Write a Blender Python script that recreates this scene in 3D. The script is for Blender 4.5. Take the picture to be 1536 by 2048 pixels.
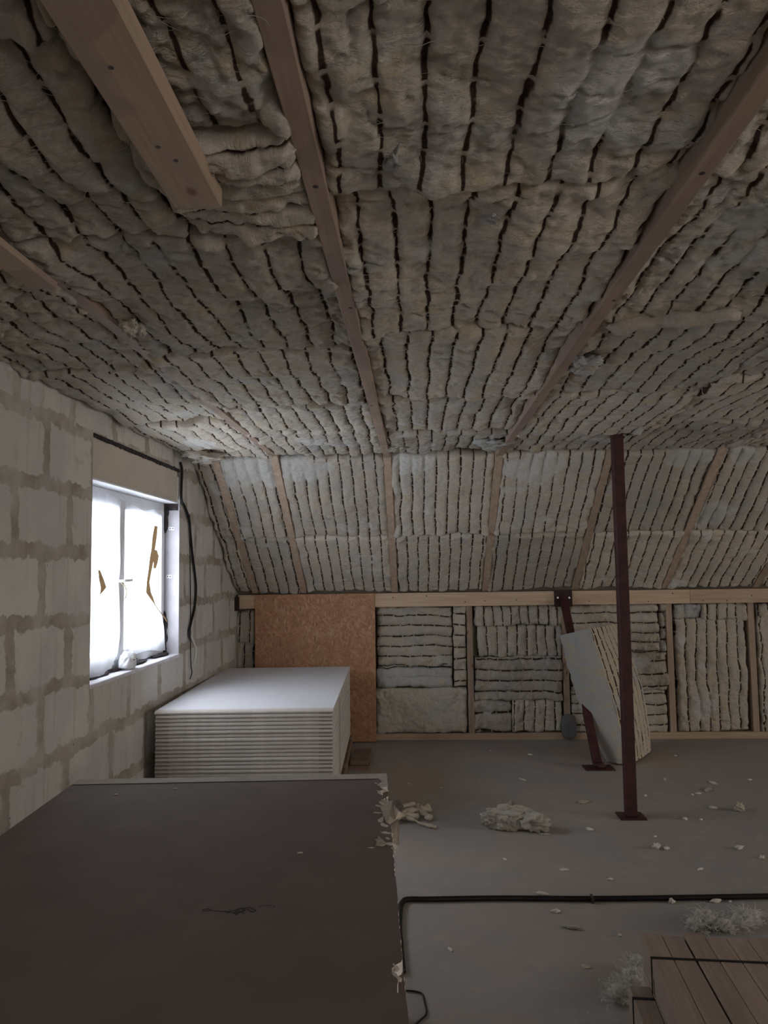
import bpy, bmesh, math, random
import numpy as np
from math import radians, sin, cos, pi
from mathutils import Vector, Matrix, noise as mnoise

for o in list(bpy.data.objects):
    bpy.data.objects.remove(o)
scene = bpy.context.scene
COL = scene.collection

# ------------------------------------------------------------------ camera, world, exposure
F_PX, EYE = 1540.0, 1.65
YAW, PITCH, ROLL = radians(2.38), radians(4.4), radians(0.8)
fwd = Vector((-sin(YAW) * cos(PITCH), cos(YAW) * cos(PITCH), sin(PITCH)))
rt0 = Vector((cos(YAW), sin(YAW), 0)); up0 = rt0.cross(fwd)
RT = rt0 * cos(ROLL) - up0 * sin(ROLL); UP = rt0 * sin(ROLL) + up0 * cos(ROLL)
cam_data = bpy.data.cameras.new('camera')
cam_data.sensor_fit = 'VERTICAL'
cam_data.sensor_height = 36.0
cam_data.lens = F_PX / 2048.0 * 36.0
cam_data.clip_start = 0.02
cam = bpy.data.objects.new('camera', cam_data)
COL.objects.link(cam)
m = Matrix((RT, UP, -fwd)).transposed().to_4x4()
m.translation = Vector((0, 0, EYE))
cam.matrix_world = m
scene.camera = cam

world = bpy.data.worlds.new('world'); scene.world = world
world.use_nodes = True
world.node_tree.nodes['Background'].inputs[0].default_value = (0.75, 0.85, 1.0, 1)
world.node_tree.nodes['Background'].inputs[1].default_value = 1.0
scene.view_settings.view_transform = 'Standard'
scene.view_settings.look = 'None'
scene.view_settings.gamma = 1.0
scene.view_settings.use_curve_mapping = False
scene.view_settings.exposure = 0.32
scene.cycles.max_bounces = 7
scene.cycles.diffuse_bounces = 5
scene.cycles.transparent_max_bounces = 8
scene.cycles.sample_clamp_indirect = 4.0

WIN_STRENGTH = 8.3        # daylight seen in the window by the stack of boards
GABLE_STRENGTH = 5.6      # daylight in the far gable window, right of the photographed part
REAR_FILL_STRENGTH = 3.3       # unseen glowing panel added behind the camera as fill light


def on_plane(u, v, axis, val):
    """the point of a real plane (axis = val) that photo pixel (u, v) looks at: used to read places off the photograph"""
    d = fwd + RT * ((u - 768) / F_PX) + UP * ((1024 - v) / F_PX)
    p0 = Vector((0, 0, EYE))
    t = (val - p0[axis]) / d[axis]
    return p0 + d * t

# ------------------------------------------------------------------ dimensions (metres)
WX = -1.80        # inner face of the left block wall
YB = 7.68         # face of the knee wall
ZC = 2.58         # flat ceiling
YJ = 6.02         # where the flat ceiling meets the slope
YK, ZK = 7.62, 1.44   # foot of the slope
XR = 7.6          # far gable wall
YREAR = -2.6
WY0, WY1, WZ0, WZ1 = 4.2, 5.79, 1.03, 2.45   # window opening

# ------------------------------------------------------------------ numpy noise
def _hash(ix, iy, seed):
    h = (ix.astype(np.int64) * 374761393 + iy.astype(np.int64) * 668265263 + seed * 974634777) & 0x7fffffff
    h = ((h ^ (h >> 13)) * 1274126177) & 0x7fffffff
    return ((h ^ (h >> 16)) & 0xffff) / 65535.0
def vn(x, y, seed=0):
    xi = np.floor(x); yi = np.floor(y); fx = x - xi; fy = y - yi
    fx = fx * fx * fx * (fx * (fx * 6 - 15) + 10); fy = fy * fy * fy * (fy * (fy * 6 - 15) + 10)
    a = _hash(xi, yi, seed); b = _hash(xi + 1, yi, seed); c = _hash(xi, yi + 1, seed); d = _hash(xi + 1, yi + 1, seed)
    return (a * (1 - fx) + b * fx) * (1 - fy) + (c * (1 - fx) + d * fx) * fy - 0.5
def fbm(x, y, seed=0, octv=3):
    s = 0; a = 1.0
    for k in range(octv):
        s = s + a * vn(x * 2 ** k + 17.3 * k, y * 2 ** k - 9.1 * k, seed + k * 7); a *= 0.5
    return s

# ------------------------------------------------------------------ materials
MATS = {}
class NT:
    def __init__(s, name):
        s.m = bpy.data.materials.new(name); s.m.use_nodes = True
        s.t = s.m.node_tree; s.n = s.t.nodes; s.l = s.t.links
        s.b = s.n['Principled BSDF']; s.b.inputs['Roughness'].default_value = 0.9
        s.b.inputs['Specular IOR Level'].default_value = 0.25
        MATS[name] = s.m
    def add(s, typ, **kw):
        n = s.n.new(typ)
        for k, v in kw.items(): setattr(n, k, v)
        return n
    def put(s, sock, v):
        if isinstance(v, bpy.types.NodeSocket): s.l.new(v, sock)
        else: sock.default_value = v
    def math(s, op, a, b=0.0, c=None, clamp=False):
        n = s.add('ShaderNodeMath', operation=op); n.use_clamp = clamp
        s.put(n.inputs[0], a); s.put(n.inputs[1], b)
        if c is not None: s.put(n.inputs[2], c)
        return n.outputs[0]
    def ramp(s, v, lo, hi, a=0.0, b=1.0):
        n = s.add('ShaderNodeMapRange'); n.interpolation_type = 'SMOOTHSTEP'
        for i, x in enumerate((v, lo, hi, a, b)): s.put(n.inputs[i], x)
        return n.outputs[0]
    def mix(s, f, a, b):
        n = s.add('ShaderNodeMix', data_type='RGBA')
        s.put(n.inputs[0], f)
        for i, x in ((6, a), (7, b)):
            s.put(n.inputs[i], x if isinstance(x, bpy.types.NodeSocket) else (*x, 1))
        return n.outputs[2]
    def noise(s, scale, detail=3, vec=None, rough=0.5, dist=0.0, out=0):
        n = s.add('ShaderNodeTexNoise')
        n.inputs['Scale'].default_value = scale; n.inputs['Detail'].default_value = detail
        n.inputs['Roughness'].default_value = rough; n.inputs['Distortion'].default_value = dist
        if vec is not None: s.l.new(vec, n.inputs['Vector'])
        return n.outputs[out]
    def obj(s):
        return s.add('ShaderNodeTexCoord').outputs['Object']
    def mapped(s, vec, scale=(1, 1, 1), loc=(0, 0, 0), rot=(0, 0, 0)):
        n = s.add('ShaderNodeMapping'); s.l.new(vec, n.inputs['Vector'])
        n.inputs['Scale'].default_value = scale; n.inputs['Location'].default_value = loc; n.inputs['Rotation'].default_value = rot
        return n.outputs[0]
    def rand(s):
        return s.add('ShaderNodeObjectInfo').outputs['Random']
    def bump(s, h, strength, dist):
        n = s.add('ShaderNodeBump'); n.inputs['Strength'].default_value = strength; n.inputs['Distance'].default_value = dist
        s.l.new(h, n.inputs['Height']); s.l.new(n.outputs[0], s.b.inputs['Normal'])
    def color(s, c):
        s.put(s.b.inputs['Base Color'], c if isinstance(c, bpy.types.NodeSocket) else (*c, 1))

def wool_material(name, striped=True, tone=(0.615, 0.565, 0.495), wmul=1.0):
    t = NT(name)
    uv = t.add('ShaderNodeUVMap').outputs[0]
    o = t.obj(); rnd = t.rand()
    comb = t.add('ShaderNodeVectorMath', operation='ADD'); t.l.new(o, comb.inputs[0])
    cx = t.add('ShaderNodeCombineXYZ'); t.l.new(t.math('MULTIPLY', rnd, 37.0), cx.inputs[0]); t.l.new(cx.outputs[0], comb.inputs[1])
    p = comb.outputs[0]
    big = t.noise(3.2, 3, p, 0.55, 0.4); mid = t.noise(11.0, 4, p, 0.6, 0.6); fine = t.noise(70.0, 3, p, 0.7, 1.0)
    c = t.mix(t.ramp(big, 0.50, 0.70), tone, (0.52, 0.53, 0.50))
    c = t.mix(t.ramp(mid, 0.50, 0.70, 0, 0.70), c, (0.62, 0.525, 0.34))
    c = t.mix(t.ramp(mid, 0.30, 0.50, 0.5, 0), c, (0.52, 0.45, 0.42))
    c = t.mix(t.ramp(fine, 0.35, 0.7, 0.32, 0), c, (0.36, 0.30, 0.24))
    if striped:
        sep = t.add('ShaderNodeSeparateXYZ'); t.l.new(uv, sep.inputs[0])
        su, sv = sep.outputs[0], sep.outputs[1]
        cell = t.math('FLOOR', su); f = t.math('FRACT', su)
        wob = t.math('MULTIPLY', t.math('SUBTRACT', t.noise(28.0, 2, p), 0.5), 0.10)
        d = t.math('ABSOLUTE', t.math('ADD', t.math('SUBTRACT', f, 0.5), wob))
        wn = t.add('ShaderNodeTexWhiteNoise', noise_dimensions='1D'); t.l.new(cell, wn.inputs['W'])
        g = t.math('FRACT', t.math('ADD', sv, wn.outputs[0]))
        gap = t.ramp(g, 0.08, 0.16)
        wid = t.ramp(t.noise(9.0, 3, p), 0.3, 0.7, 0.045 * wmul, 0.105 * wmul)
        line = t.math('SUBTRACT', 1.0, t.ramp(d, t.math('MULTIPLY', wid, 0.45), wid))
        keep = t.ramp(t.noise(2.6, 3, t.mapped(p, loc=(5, 3, 1)), 0.6), 0.62, 0.69, 1.0, 0.0)
        at = t.add('ShaderNodeAttribute'); at.attribute_name = 'bald'
        keep = t.math('MULTIPLY', keep, t.math('SUBTRACT', 1.0, at.outputs['Fac']))
        c = t.mix(t.math('MULTIPLY', t.math('SUBTRACT', 1.0, keep), 0.8), c, (0.61, 0.61, 0.585))
        brk = t.ramp(t.noise(16.0, 2, t.mapped(p, loc=(1, 7, 2))), 0.24, 0.34)
        mk = t.math('MULTIPLY', t.math('MULTIPLY', line, gap), t.math('MULTIPLY', keep, brk))
        halo = t.math('MULTIPLY', t.math('SUBTRACT', 1.0, t.ramp(d, 0.0, 0.17)), t.math('MULTIPLY', keep, 0.35))
        c = t.mix(halo, c, (0.30, 0.22, 0.15))
        c = t.mix(t.math('MULTIPLY', mk, 0.96), c, (0.036, 0.020, 0.015))
    v = t.add('ShaderNodeHueSaturation'); t.l.new(c, v.inputs['Color']); t.l.new(t.ramp(rnd, 0.0, 1.0, 0.88, 1.10), v.inputs['Value'])
    t.color(v.outputs[0])
    fib = t.noise(38.0, 5, p, 0.75, 2.2)
    lay = t.noise(1.0, 4, t.mapped(uv, scale=((0.9, 6.0, 1) if striped else (3, 3, 1))), 0.65, 0.8)
    fib = t.math('ADD', fib, t.math('MULTIPLY', lay, 1.3))
    t.bump(t.math('ADD', t.math('MULTIPLY', mid, 1.2), t.math('ADD', fib, t.math('MULTIPLY', fine, 0.5))), 0.75, 0.012)
    t.b.inputs['Roughness'].default_value = 1.0
    t.b.inputs['Specular IOR Level'].default_value = 0.05
    return t.m
wool_material('striped_glass_wool')
wool_material('fine_striped_glass_wool', True, (0.66, 0.59, 0.47), 1.5)
wool_material('plain_glass_wool', False)
wool_material('grey_glass_wool', False, (0.50, 0.53, 0.54))

def wood_material(name, a, b, axis=1, dark=(0.16, 0.08, 0.04)):
    t = NT(name); o = t.obj(); rnd = t.rand()
    cx = t.add('ShaderNodeCombineXYZ'); t.l.new(t.math('MULTIPLY', rnd, 23.0), cx.inputs[(axis + 1) % 3]); t.l.new(t.math('MULTIPLY', rnd, 11.0), cx.inputs[axis])
    ad = t.add('ShaderNodeVectorMath', operation='ADD'); t.l.new(o, ad.inputs[0]); t.l.new(cx.outputs[0], ad.inputs[1])
    sc = [22.0] * 3; sc[axis] = 1.1
    g = t.noise(1.0, 5, t.mapped(ad.outputs[0], tuple(sc)), 0.6, 1.2)
    sc = [110.0] * 3; sc[axis] = 4.0
    g2 = t.noise(1.0, 3, t.mapped(ad.outputs[0], tuple(sc)))
    c = t.mix(t.ramp(g, 0.35, 0.65), a, b)
    c = t.mix(t.ramp(g2, 0.4, 0.75, 0, 0.35), c, tuple(x * 0.6 for x in a))
    sk = [6.0] * 3; sk[axis] = 3.4
    vo = t.add('ShaderNodeTexVoronoi'); vo.inputs['Scale'].default_value = 1.0; t.l.new(t.mapped(ad.outputs[0], tuple(sk)), vo.inputs['Vector'])
    c = t.mix(t.ramp(vo.outputs['Distance'], 0.04, 0.10, 0.8, 0.0), c, dark)
    v = t.add('ShaderNodeHueSaturation'); t.l.new(c, v.inputs['Color']); t.l.new(t.ramp(rnd, 0, 1, 0.85, 1.12), v.inputs['Value'])
    cc = v.outputs[0]
    if name in ('plank_timber', 'joist_timber'):
        cc = t.mix(t.ramp(t.noise(2.4, 2, ad.outputs[0], 0.4), 0.50, 0.515, 0, 0.5), cc, (0.27, 0.20, 0.175))
    t.color(cc); t.b.inputs['Roughness'].default_value = 0.75
    t.bump(g2, 0.25, 0.002)
wood_material('joist_timber', (0.42, 0.31, 0.24), (0.35, 0.26, 0.205), 1)
wood_material('plank_timber', (0.40, 0.295, 0.21), (0.34, 0.26, 0.205), 1)
wood_material('beam_timber', (0.58, 0.45, 0.325), (0.50, 0.36, 0.25), 0)
wood_material('stud_timber', (0.44, 0.34, 0.26), (0.36, 0.27, 0.205), 2)
wood_material('batten_timber', (0.41, 0.325, 0.265), (0.34, 0.265, 0.225), 1)
wood_material('pallet_timber', (0.26, 0.18, 0.13), (0.19, 0.13, 0.10), 0)

# aerated blocks with smeared mortar
t = NT('aerated_blocks'); o = t.obj()
sep = t.add('ShaderNodeSeparateXYZ'); t.l.new(o, sep.inputs[0])
cmb = t.add('ShaderNodeCombineXYZ'); t.l.new(sep.outputs[1], cmb.inputs[0]); t.l.new(sep.outputs[2], cmb.inputs[1]); t.l.new(sep.outputs[0], cmb.inputs[2])
P = cmb.outputs[0]
def wobbled(scale, amt, seed):
    nn = t.noise(scale, 3, t.mapped(P, loc=(seed, seed * 2, 0)), 0.6, 0, out=1)
    s1 = t.add('ShaderNodeVectorMath', operation='SUBTRACT'); t.l.new(nn, s1.inputs[0]); s1.inputs[1].default_value = (0.5, 0.5, 0.5)
    s2 = t.add('ShaderNodeVectorMath', operation='SCALE'); t.l.new(s1.outputs[0], s2.inputs[0]); s2.inputs['Scale'].default_value = amt
    s3 = t.add('ShaderNodeVectorMath', operation='ADD'); t.l.new(P, s3.inputs[0]); t.l.new(s2.outputs[0], s3.inputs[1])
    return s3.outputs[0]
P0 = P; P = wobbled(2.6, 0.10, 9.0); 
vec = t.mapped(wobbled(13.0, 0.085, 3.0), loc=(0.06, -0.097, 0))
br = t.add('ShaderNodeTexBrick'); t.l.new(vec, br.inputs['Vector'])
br.inputs['Scale'].default_value = 1.0; br.inputs['Brick Width'].default_value = 0.57; br.inputs['Row Height'].default_value = 0.333
br.inputs['Mortar Size'].default_value = 0.040; br.inputs['Mortar Smooth'].default_value = 0.25
br.inputs['Color1'].default_value = (0, 0, 0, 1); br.inputs['Color2'].default_value = (1, 1, 1, 1)
P = P0; mort0 = br.outputs['Fac']
mort = t.math('MULTIPLY', mort0, t.ramp(t.noise(4.0, 3, t.mapped(P, loc=(8, 1, 2)), 0.6), 0.32, 0.6, 0.35, 1.0))
smg = t.ramp(t.noise(1.5, 3, t.mapped(P, loc=(2, 6, 1)), 0.6), 0.55, 0.75, 0, 0.45)
patch = t.noise(2.3, 4, P, 0.6); grain = t.noise(160, 2, P); stain = t.noise(5.0, 4, t.mapped(P, loc=(4, 4, 4)), 0.65, 0.6)
blk = t.mix(t.ramp(br.outputs['Color'], 0, 1), (0.60, 0.575, 0.525), (0.68, 0.65, 0.60))
blk = t.mix(t.ramp(patch, 0.35, 0.65), blk, (0.56, 0.54, 0.51))
blk = t.mix(smg, blk, (0.33, 0.32, 0.31))
blk = t.mix(t.ramp(stain, 0.60, 0.74, 0, 0.7), blk, (0.44, 0.40, 0.33))
mcol = t.mix(t.ramp(stain, 0.35, 0.65), (0.30, 0.255, 0.20), (0.42, 0.37, 0.31))
runs = t.noise(1.0, 3, t.mapped(P, scale=(28, 1.4, 1)))
c = t.mix(t.ramp(runs, 0.56, 0.70, 0, 0.28), blk, (0.40, 0.34, 0.28))
c = t.mix(t.math('MULTIPLY', mort, 0.92), c, mcol)
c = t.mix(t.ramp(grain, 0.62, 0.75, 0, 0.35), c, (0.35, 0.33, 0.30))
vo = t.add('ShaderNodeTexVoronoi'); vo.inputs['Scale'].default_value = 7.0; t.l.new(P, vo.inputs['Vector'])
c = t.mix(t.ramp(vo.outputs['Distance'], 0.03, 0.06, 0.7, 0), c, (0.14, 0.12, 0.10))
t.color(c)
t.bump(t.math('ADD', t.math('MULTIPLY', mort, 0.35), t.math('ADD', t.math('MULTIPLY', grain, 0.25), stain)), 0.5, 0.012)

# concrete floor
t = NT('dusty_concrete'); o = t.obj()
a = t.noise(0.9, 5, o, 0.6, 0.5); b = t.noise(6, 5, o, 0.65); g = t.noise(90, 3, o, 0.7)
c = t.mix(t.ramp(a, 0.38, 0.62), (0.37, 0.325, 0.285), (0.335, 0.32, 0.31))
c = t.mix(t.ramp(b, 0.5, 0.75, 0, 0.6), c, (0.44, 0.385, 0.335))
c = t.mix(t.ramp(g, 0.55, 0.8, 0, 0.4), c, (0.20, 0.17, 0.15))
vo = t.add('ShaderNodeTexVoronoi'); vo.inputs['Scale'].default_value = 9.0; t.l.new(o, vo.inputs['Vector'])
c = t.mix(t.ramp(vo.outputs['Distance'], 0.02, 0.05, 0.6, 0), c, (0.58, 0.54, 0.47))
t.color(c); t.bump(t.math('ADD', b, g), 0.3, 0.006); t.b.inputs['Roughness'].default_value = 0.8

# OSB
t = NT('strand_board'); o = t.obj()
cols = None; c = None
def flakes(rot, seed, sx, sz):
    vo = t.add('ShaderNodeTexVoronoi'); vo.inputs['Scale'].default_value = 1.0
    w = t.mapped(o, loc=(seed, 0, seed), rot=(0, rot, 0)); w2 = t.mapped(w, scale=(sx, 1, sz))
    t.l.new(w2, vo.inputs['Vector'])
    s = t.add('ShaderNodeSeparateColor'); t.l.new(vo.outputs['Color'], s.inputs[0]); return s.outputs[0], s.outputs[1]
f1, k1 = flakes(0.5, 1.0, 22, 70); f2, k2 = flakes(-0.7, 4.0, 20, 62); f3, k3 = flakes(1.45, 7.0, 26, 80)
c = t.mix(t.ramp(f1, 0, 1), (0.335, 0.165, 0.092), (0.45, 0.245, 0.145))
c = t.mix(t.ramp(k2, 0.55, 0.6), c, t.mix(f2, (0.36, 0.185, 0.105), (0.50, 0.29, 0.175)))
c = t.mix(t.ramp(k3, 0.78, 0.8), c, t.mix(f3, (0.27, 0.13, 0.075), (0.52, 0.34, 0.22)))
c = t.mix(t.ramp(t.noise(3, 3, o), 0.4, 0.7, 0, 0.35), c, (0.34, 0.18, 0.10))
t.color(c); t.b.inputs['Roughness'].default_value = 0.6

def plain(name, col, rough=0.8, metal=0.0, var=0.12, scale=30.0, bump=0.0):
    t = NT(name); n = t.noise(scale, 4, t.obj(), 0.6)
    t.color(t.mix(t.ramp(n, 0.3, 0.7), tuple(x * (1 - var) for x in col), tuple(min(1, x * (1 + var)) for x in col)))
    t.b.inputs['Roughness'].default_value = rough; t.b.inputs['Metallic'].default_value = metal
    if bump: t.bump(n, 0.5, bump)
plain('board_face_paper', (0.70, 0.70, 0.745), 0.75, 0, 0.02, 4)
plain('board_edge_paper', (0.56, 0.52, 0.48), 0.85, 0, 0.08, 14)
plain('board_back_paper', (0.215, 0.175, 0.16), 0.8, 0, 0.07, 5)
plain('gypsum', (0.66, 0.62, 0.57), 0.95, 0, 0.12, 60, 0.004)
plain('torn_paper', (0.50, 0.44, 0.36), 0.9, 0, 0.15, 30)
plain('brown_paper', (0.20, 0.155, 0.12), 0.9, 0, 0.15, 30)
plain('oxide_steel', (0.060, 0.022, 0.022), 0.55, 0.0, 0.25, 20)
plain('dark_plate_steel', (0.035, 0.016, 0.016), 0.5, 0.2, 0.25, 20)
plain('bolt_steel', (0.7, 0.66, 0.62), 0.35, 0.6, 0.05, 40)
plain('white_plastic', (0.78, 0.80, 0.84), 0.35, 0, 0.03, 10)
plain('dirty_white_plastic', (0.80, 0.81, 0.85), 0.5, 0, 0.2, 14)
plain('shutter_box_board', (0.56, 0.50, 0.43), 0.85, 0, 0.06, 4)
plain('reveal_render', (0.47, 0.455, 0.49), 0.9, 0, 0.12, 5, 0.003)
plain('white_render', (0.68, 0.67, 0.72), 0.9, 0, 0.10, 6, 0.003)
plain('black_rubber', (0.012, 0.012, 0.012), 0.45, 0, 0.2, 20)
plain('dark_foam', (0.05, 0.042, 0.045), 0.95, 0, 0.5, 40, 0.01)
plain('white_wire', (0.75, 0.75, 0.73), 0.4, 0, 0.02, 10)
plain('beige_tape', (0.52, 0.42, 0.27), 0.6, 0, 0.12, 12)
plain('marker_ink', (0.04, 0.04, 0.045), 0.7, 0, 0.3, 60)
plain('grey_plastic', (0.15, 0.15, 0.15), 0.9, 0, 0.1, 10)
plain('roof_boarding', (0.34, 0.28, 0.22), 0.95, 0, 0.15, 3)
plain('plaster', (0.50, 0.47, 0.43), 0.95, 0, 0.06, 3)
plain('nail_steel', (0.07, 0.05, 0.045), 0.6, 0.4, 0.1, 10)

def emitter(name, col, strength):
    t = NT(name); e = t.add('ShaderNodeEmission'); e.inputs[0].default_value = (*col, 1); e.inputs[1].default_value = strength
    t.l.new(e.outputs[0], t.n['Material Output'].inputs[0])
emitter('daylit_pane', (0.86, 0.92, 1.0), WIN_STRENGTH)
emitter('gable_pane', (1.0, 0.94, 0.87), GABLE_STRENGTH)
emitter('rear_fill', (1.0, 0.93, 0.88), REAR_FILL_STRENGTH)

def film(name, transp, col):
    t = NT(name)
    tr = t.add('ShaderNodeBsdfTransparent'); tl = t.add('ShaderNodeBsdfTranslucent'); df = t.add('ShaderNodeBsdfDiffuse')
    tl.inputs[0].default_value = (*col, 1); df.inputs[0].default_value = (*col, 1)
    m1 = t.add('ShaderNodeMixShader'); m1.inputs[0].default_value = 0.5; t.l.new(tl.outputs[0], m1.inputs[1]); t.l.new(df.outputs[0], m1.inputs[2])
    m2 = t.add('ShaderNodeMixShader'); m2.inputs[0].default_value = transp; t.l.new(m1.outputs[0], m2.inputs[1]); t.l.new(tr.outputs[0], m2.inputs[2])
    t.l.new(m2.outputs[0], t.n['Material Output'].inputs[0])
film('plastic_film', 0.55, (0.88, 0.9, 0.95))
film('fluffy_fibre', 0.45, (0.85, 0.83, 0.78))
film('tape_film', 0.0, (0.36, 0.28, 0.19))
film('wispy_fibre', 0.25, (0.72, 0.68, 0.60))

# ------------------------------------------------------------------ object helpers
def props(o, label=None, cat=None, group=None, kind=None):
    if label: o['label'] = label
    if cat: o['category'] = cat
    if group: o['group'] = group
    if kind: o['kind'] = kind
    return o
def empty(name, loc=(0, 0, 0), rz=0.0):
    o = bpy.data.objects.new(name, None); o.location = loc; o.rotation_euler = (0, 0, rz); o.empty_display_size = 0.1
    COL.objects.link(o); return o
def mesh_obj(name, verts, faces, mats, parent=None, loc=(0, 0, 0), rz=0.0, smooth=False, uv=None, face_mats=None):
    me = bpy.data.meshes.new(name)
    me.from_pydata([tuple(v) for v in verts], [], [tuple(f) for f in faces]); me.update()
    for mm in ([mats] if isinstance(mats, str) else mats): me.materials.append(MATS[mm])
    if face_mats is not None: me.polygons.foreach_set('material_index', np.array(face_mats, dtype=np.int32))
    if smooth: me.polygons.foreach_set('use_smooth', np.ones(len(me.polygons), dtype=bool))
    if uv is not None:
        ul = me.uv_layers.new(name='UVMap'); idx = np.zeros(len(me.loops), dtype=np.int32); me.loops.foreach_get('vertex_index', idx)
        ul.data.foreach_set('uv', np.asarray(uv, dtype=np.float32)[idx].ravel())
    o = bpy.data.objects.new(name, me); o.location = loc; o.rotation_euler = (0, 0, rz)
    if parent is not None: o.parent = parent
    COL.objects.link(o); return o

class MB:
    """collects shapes for ONE mesh object"""
    def __init__(s): s.v = []; s.f = []; s.m = []
    def _add(s, vs, fs, mi=0):
        k = len(s.v); s.v += [tuple(v) for v in vs]; s.f += [tuple(i + k for i in f) for f in fs]; s.m += [mi] * len(fs)
    def box(s, x0, x1, y0, y1, z0, z1, mi=0, rot=None, bev=0.0):
        bm = bmesh.new(); bmesh.ops.create_cube(bm, size=1.0)
        for v in bm.verts: v.co = Vector(((x0 + x1) / 2 + v.co.x * (x1 - x0), (y0 + y1) / 2 + v.co.y * (y1 - y0), (z0 + z1) / 2 + v.co.z * (z1 - z0)))
        if bev > 0: bmesh.ops.bevel(bm, geom=bm.edges[:], offset=bev, segments=1, affect='EDGES')
        if rot is not None: bmesh.ops.transform(bm, matrix=rot, verts=bm.verts)
        bm.verts.index_update()
        s._add([v.co for v in bm.verts], [[v.index for v in f.verts] for f in bm.faces], mi); bm.free(); return s
    def bar(s, a, b, w, h, upv=(0, 0, 1), mi=0, bev=0.0):
        a = Vector(a); b = Vector(b); d = b - a; L = d.length; z = d.normalized(); x = Vector(upv).cross(z).normalized(); y = z.cross(x)
        M = Matrix((x, y, z)).transposed().to_4x4(); M.translation = (a + b) / 2
        return s.box(-w / 2, w / 2, -h / 2, h / 2, -L / 2, L / 2, mi, M, bev)
    def tube(s, pts, r, n=8, mi=0, cap=True):
        pts = [Vector(p) for p in pts]; rs = r if isinstance(r, (list, tuple)) else [r] * len(pts)
        vs = []; fs = []; prev = None
        for i, p in enumerate(pts):
            d = (pts[min(i + 1, len(pts) - 1)] - pts[max(i - 1, 0)]).normalized()
            ref = prev if prev is not None else (Vector((0, 0, 1)) if abs(d.z) < 0.9 else Vector((1, 0, 0)))
            x = (ref - d * ref.dot(d)).normalized(); y = d.cross(x); prev = x
            for k in range(n):
                a = 2 * pi * k / n; vs.append(p + (x * cos(a) + y * sin(a)) * rs[i])
        for i in range(len(pts) - 1):
            for k in range(n):
                fs.append((i * n + k, i * n + (k + 1) % n, (i + 1) * n + (k + 1) % n, (i + 1) * n + k))
        if cap: fs.append(tuple(range(n))[::-1]); fs.append(tuple((len(pts) - 1) * n + k for k in range(n)))
        s._add(vs, fs, mi); return s
    def disc(s, c, nrm, r, h, n=12, mi=0):
        c = Vector(c); nrm = Vector(nrm).normalized(); return s.tube([c, c + nrm * h], r, n, mi)
    def lump(s, c, size, seed, amp=0.35, freq=1.6, sub=3, rot=0.0, mi=0, flat=None, crumple=0.0):
        bm = bmesh.new(); bmesh.ops.create_icosphere(bm, subdivisions=sub, radius=1.0)
        off = Vector((seed * 3.1, seed * 1.7, seed * 5.3)); R = Matrix.Rotation(rot, 3, 'Z')
        for v in bm.verts:
            q = v.co.copy()
            nz = mnoise.fractal(q * freq + off, 1.0, 2.0, 4) + 0.5 * abs(mnoise.noise(q * freq * 2.5 + off))
            if crumple: nz += crumple * (0.5 - abs(mnoise.noise(q * freq * 1.9 + off * 2)) * 2.2) + crumple * 0.5 * abs(mnoise.noise(q * freq * 6 + off))
            q = q * (1 + amp * nz); q = Vector((q.x * size[0], q.y * size[1], q.z * size[2])); q = R @ q + Vector(c)
            if flat is not None and q.z < flat: q.z = flat + (q.z - flat) * 0.03
            v.co = q
        bm.verts.index_update()
        s._add([v.co for v in bm.verts], [[v.index for v in f.verts] for f in bm.faces], mi); bm.free(); return s
    def prism(s, outline, z0, z1, mi=0, top=None):
        n = len(outline); vs = [(x, y, z0) for x, y in outline] + [(x, y, z1) for x, y in outline]
        k = len(s.v); s.v += vs
        s.f += [tuple(k + i for i in range(n))[::-1], tuple(k + n + i for i in range(n))] + [(k + i, k + (i + 1) % n, k + n + (i + 1) % n, k + n + i) for i in range(n)]
        s.m += [mi, mi if top is None else top] + [mi] * n; return s
    def build(s, name, mats, parent=None, loc=(0, 0, 0), rz=0.0, smooth=False):
        L = Vector(loc) if parent is None else Vector((0, 0, 0))
        vs = [Vector(v) - L for v in s.v] if (parent is None and rz == 0.0) else s.v
        return mesh_obj(name, vs, s.f, mats, parent, L if parent is None else (0, 0, 0), rz, smooth, face_mats=s.m)
def child(mb, name, mats, parent, smooth=False):
    """a part whose shapes were laid out in world space, put under an unrotated thing"""
    vs = [Vector(v) - parent.location for v in mb.v]
    return mesh_obj(name, vs, mb.f, mats, parent, smooth=smooth, face_mats=mb.m)

# ================================================================== THE SETTING
def struct(o): o['kind'] = 'structure'; return o
struct(MB().box(WX - 0.3, XR + 0.3, YREAR - 0.3, YB + 0.4, -0.2, 0.0).build('floor', 'dusty_concrete'))
# left wall with the window opening (one continuous block wall)
m_ = MB()
ys = [YREAR - 0.3, WY0, WY1, YB + 0.4]; zs = [0.0, WZ0, WZ1, 3.05]
for i in range(3):
    for k in range(3):
        if i == 1 and k == 1: continue
        m_.box(WX - 0.27, WX, ys[i], ys[i + 1], zs[k], zs[k + 1])
vv = [Vector(v) for v in m_.v]
bm = bmesh.new()
vl = [bm.verts.new(v) for v in vv]
for f in m_.f: bm.faces.new([vl[i] for i in f])
bmesh.ops.remove_doubles(bm, verts=bm.verts, dist=1e-5)
seen = {}
for f in bm.faces: seen.setdefault(tuple(round(c, 4) for c in f.calc_center_median()), []).append(f)
bmesh.ops.delete(bm, geom=[f for fl in seen.values() if len(fl) > 1 for f in fl], context='FACES')
me = bpy.data.meshes.new('wall_left'); bm.to_mesh(me); bm.free(); me.materials.append(MATS['aerated_blocks'])
wl = bpy.data.objects.new('wall_left', me); COL.objects.link(wl); struct(wl)
struct(MB().box(WX, XR, YB + 0.14, YB + 0.4, 0.0, 1.6).build('wall_back', 'roof_boarding'))
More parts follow.
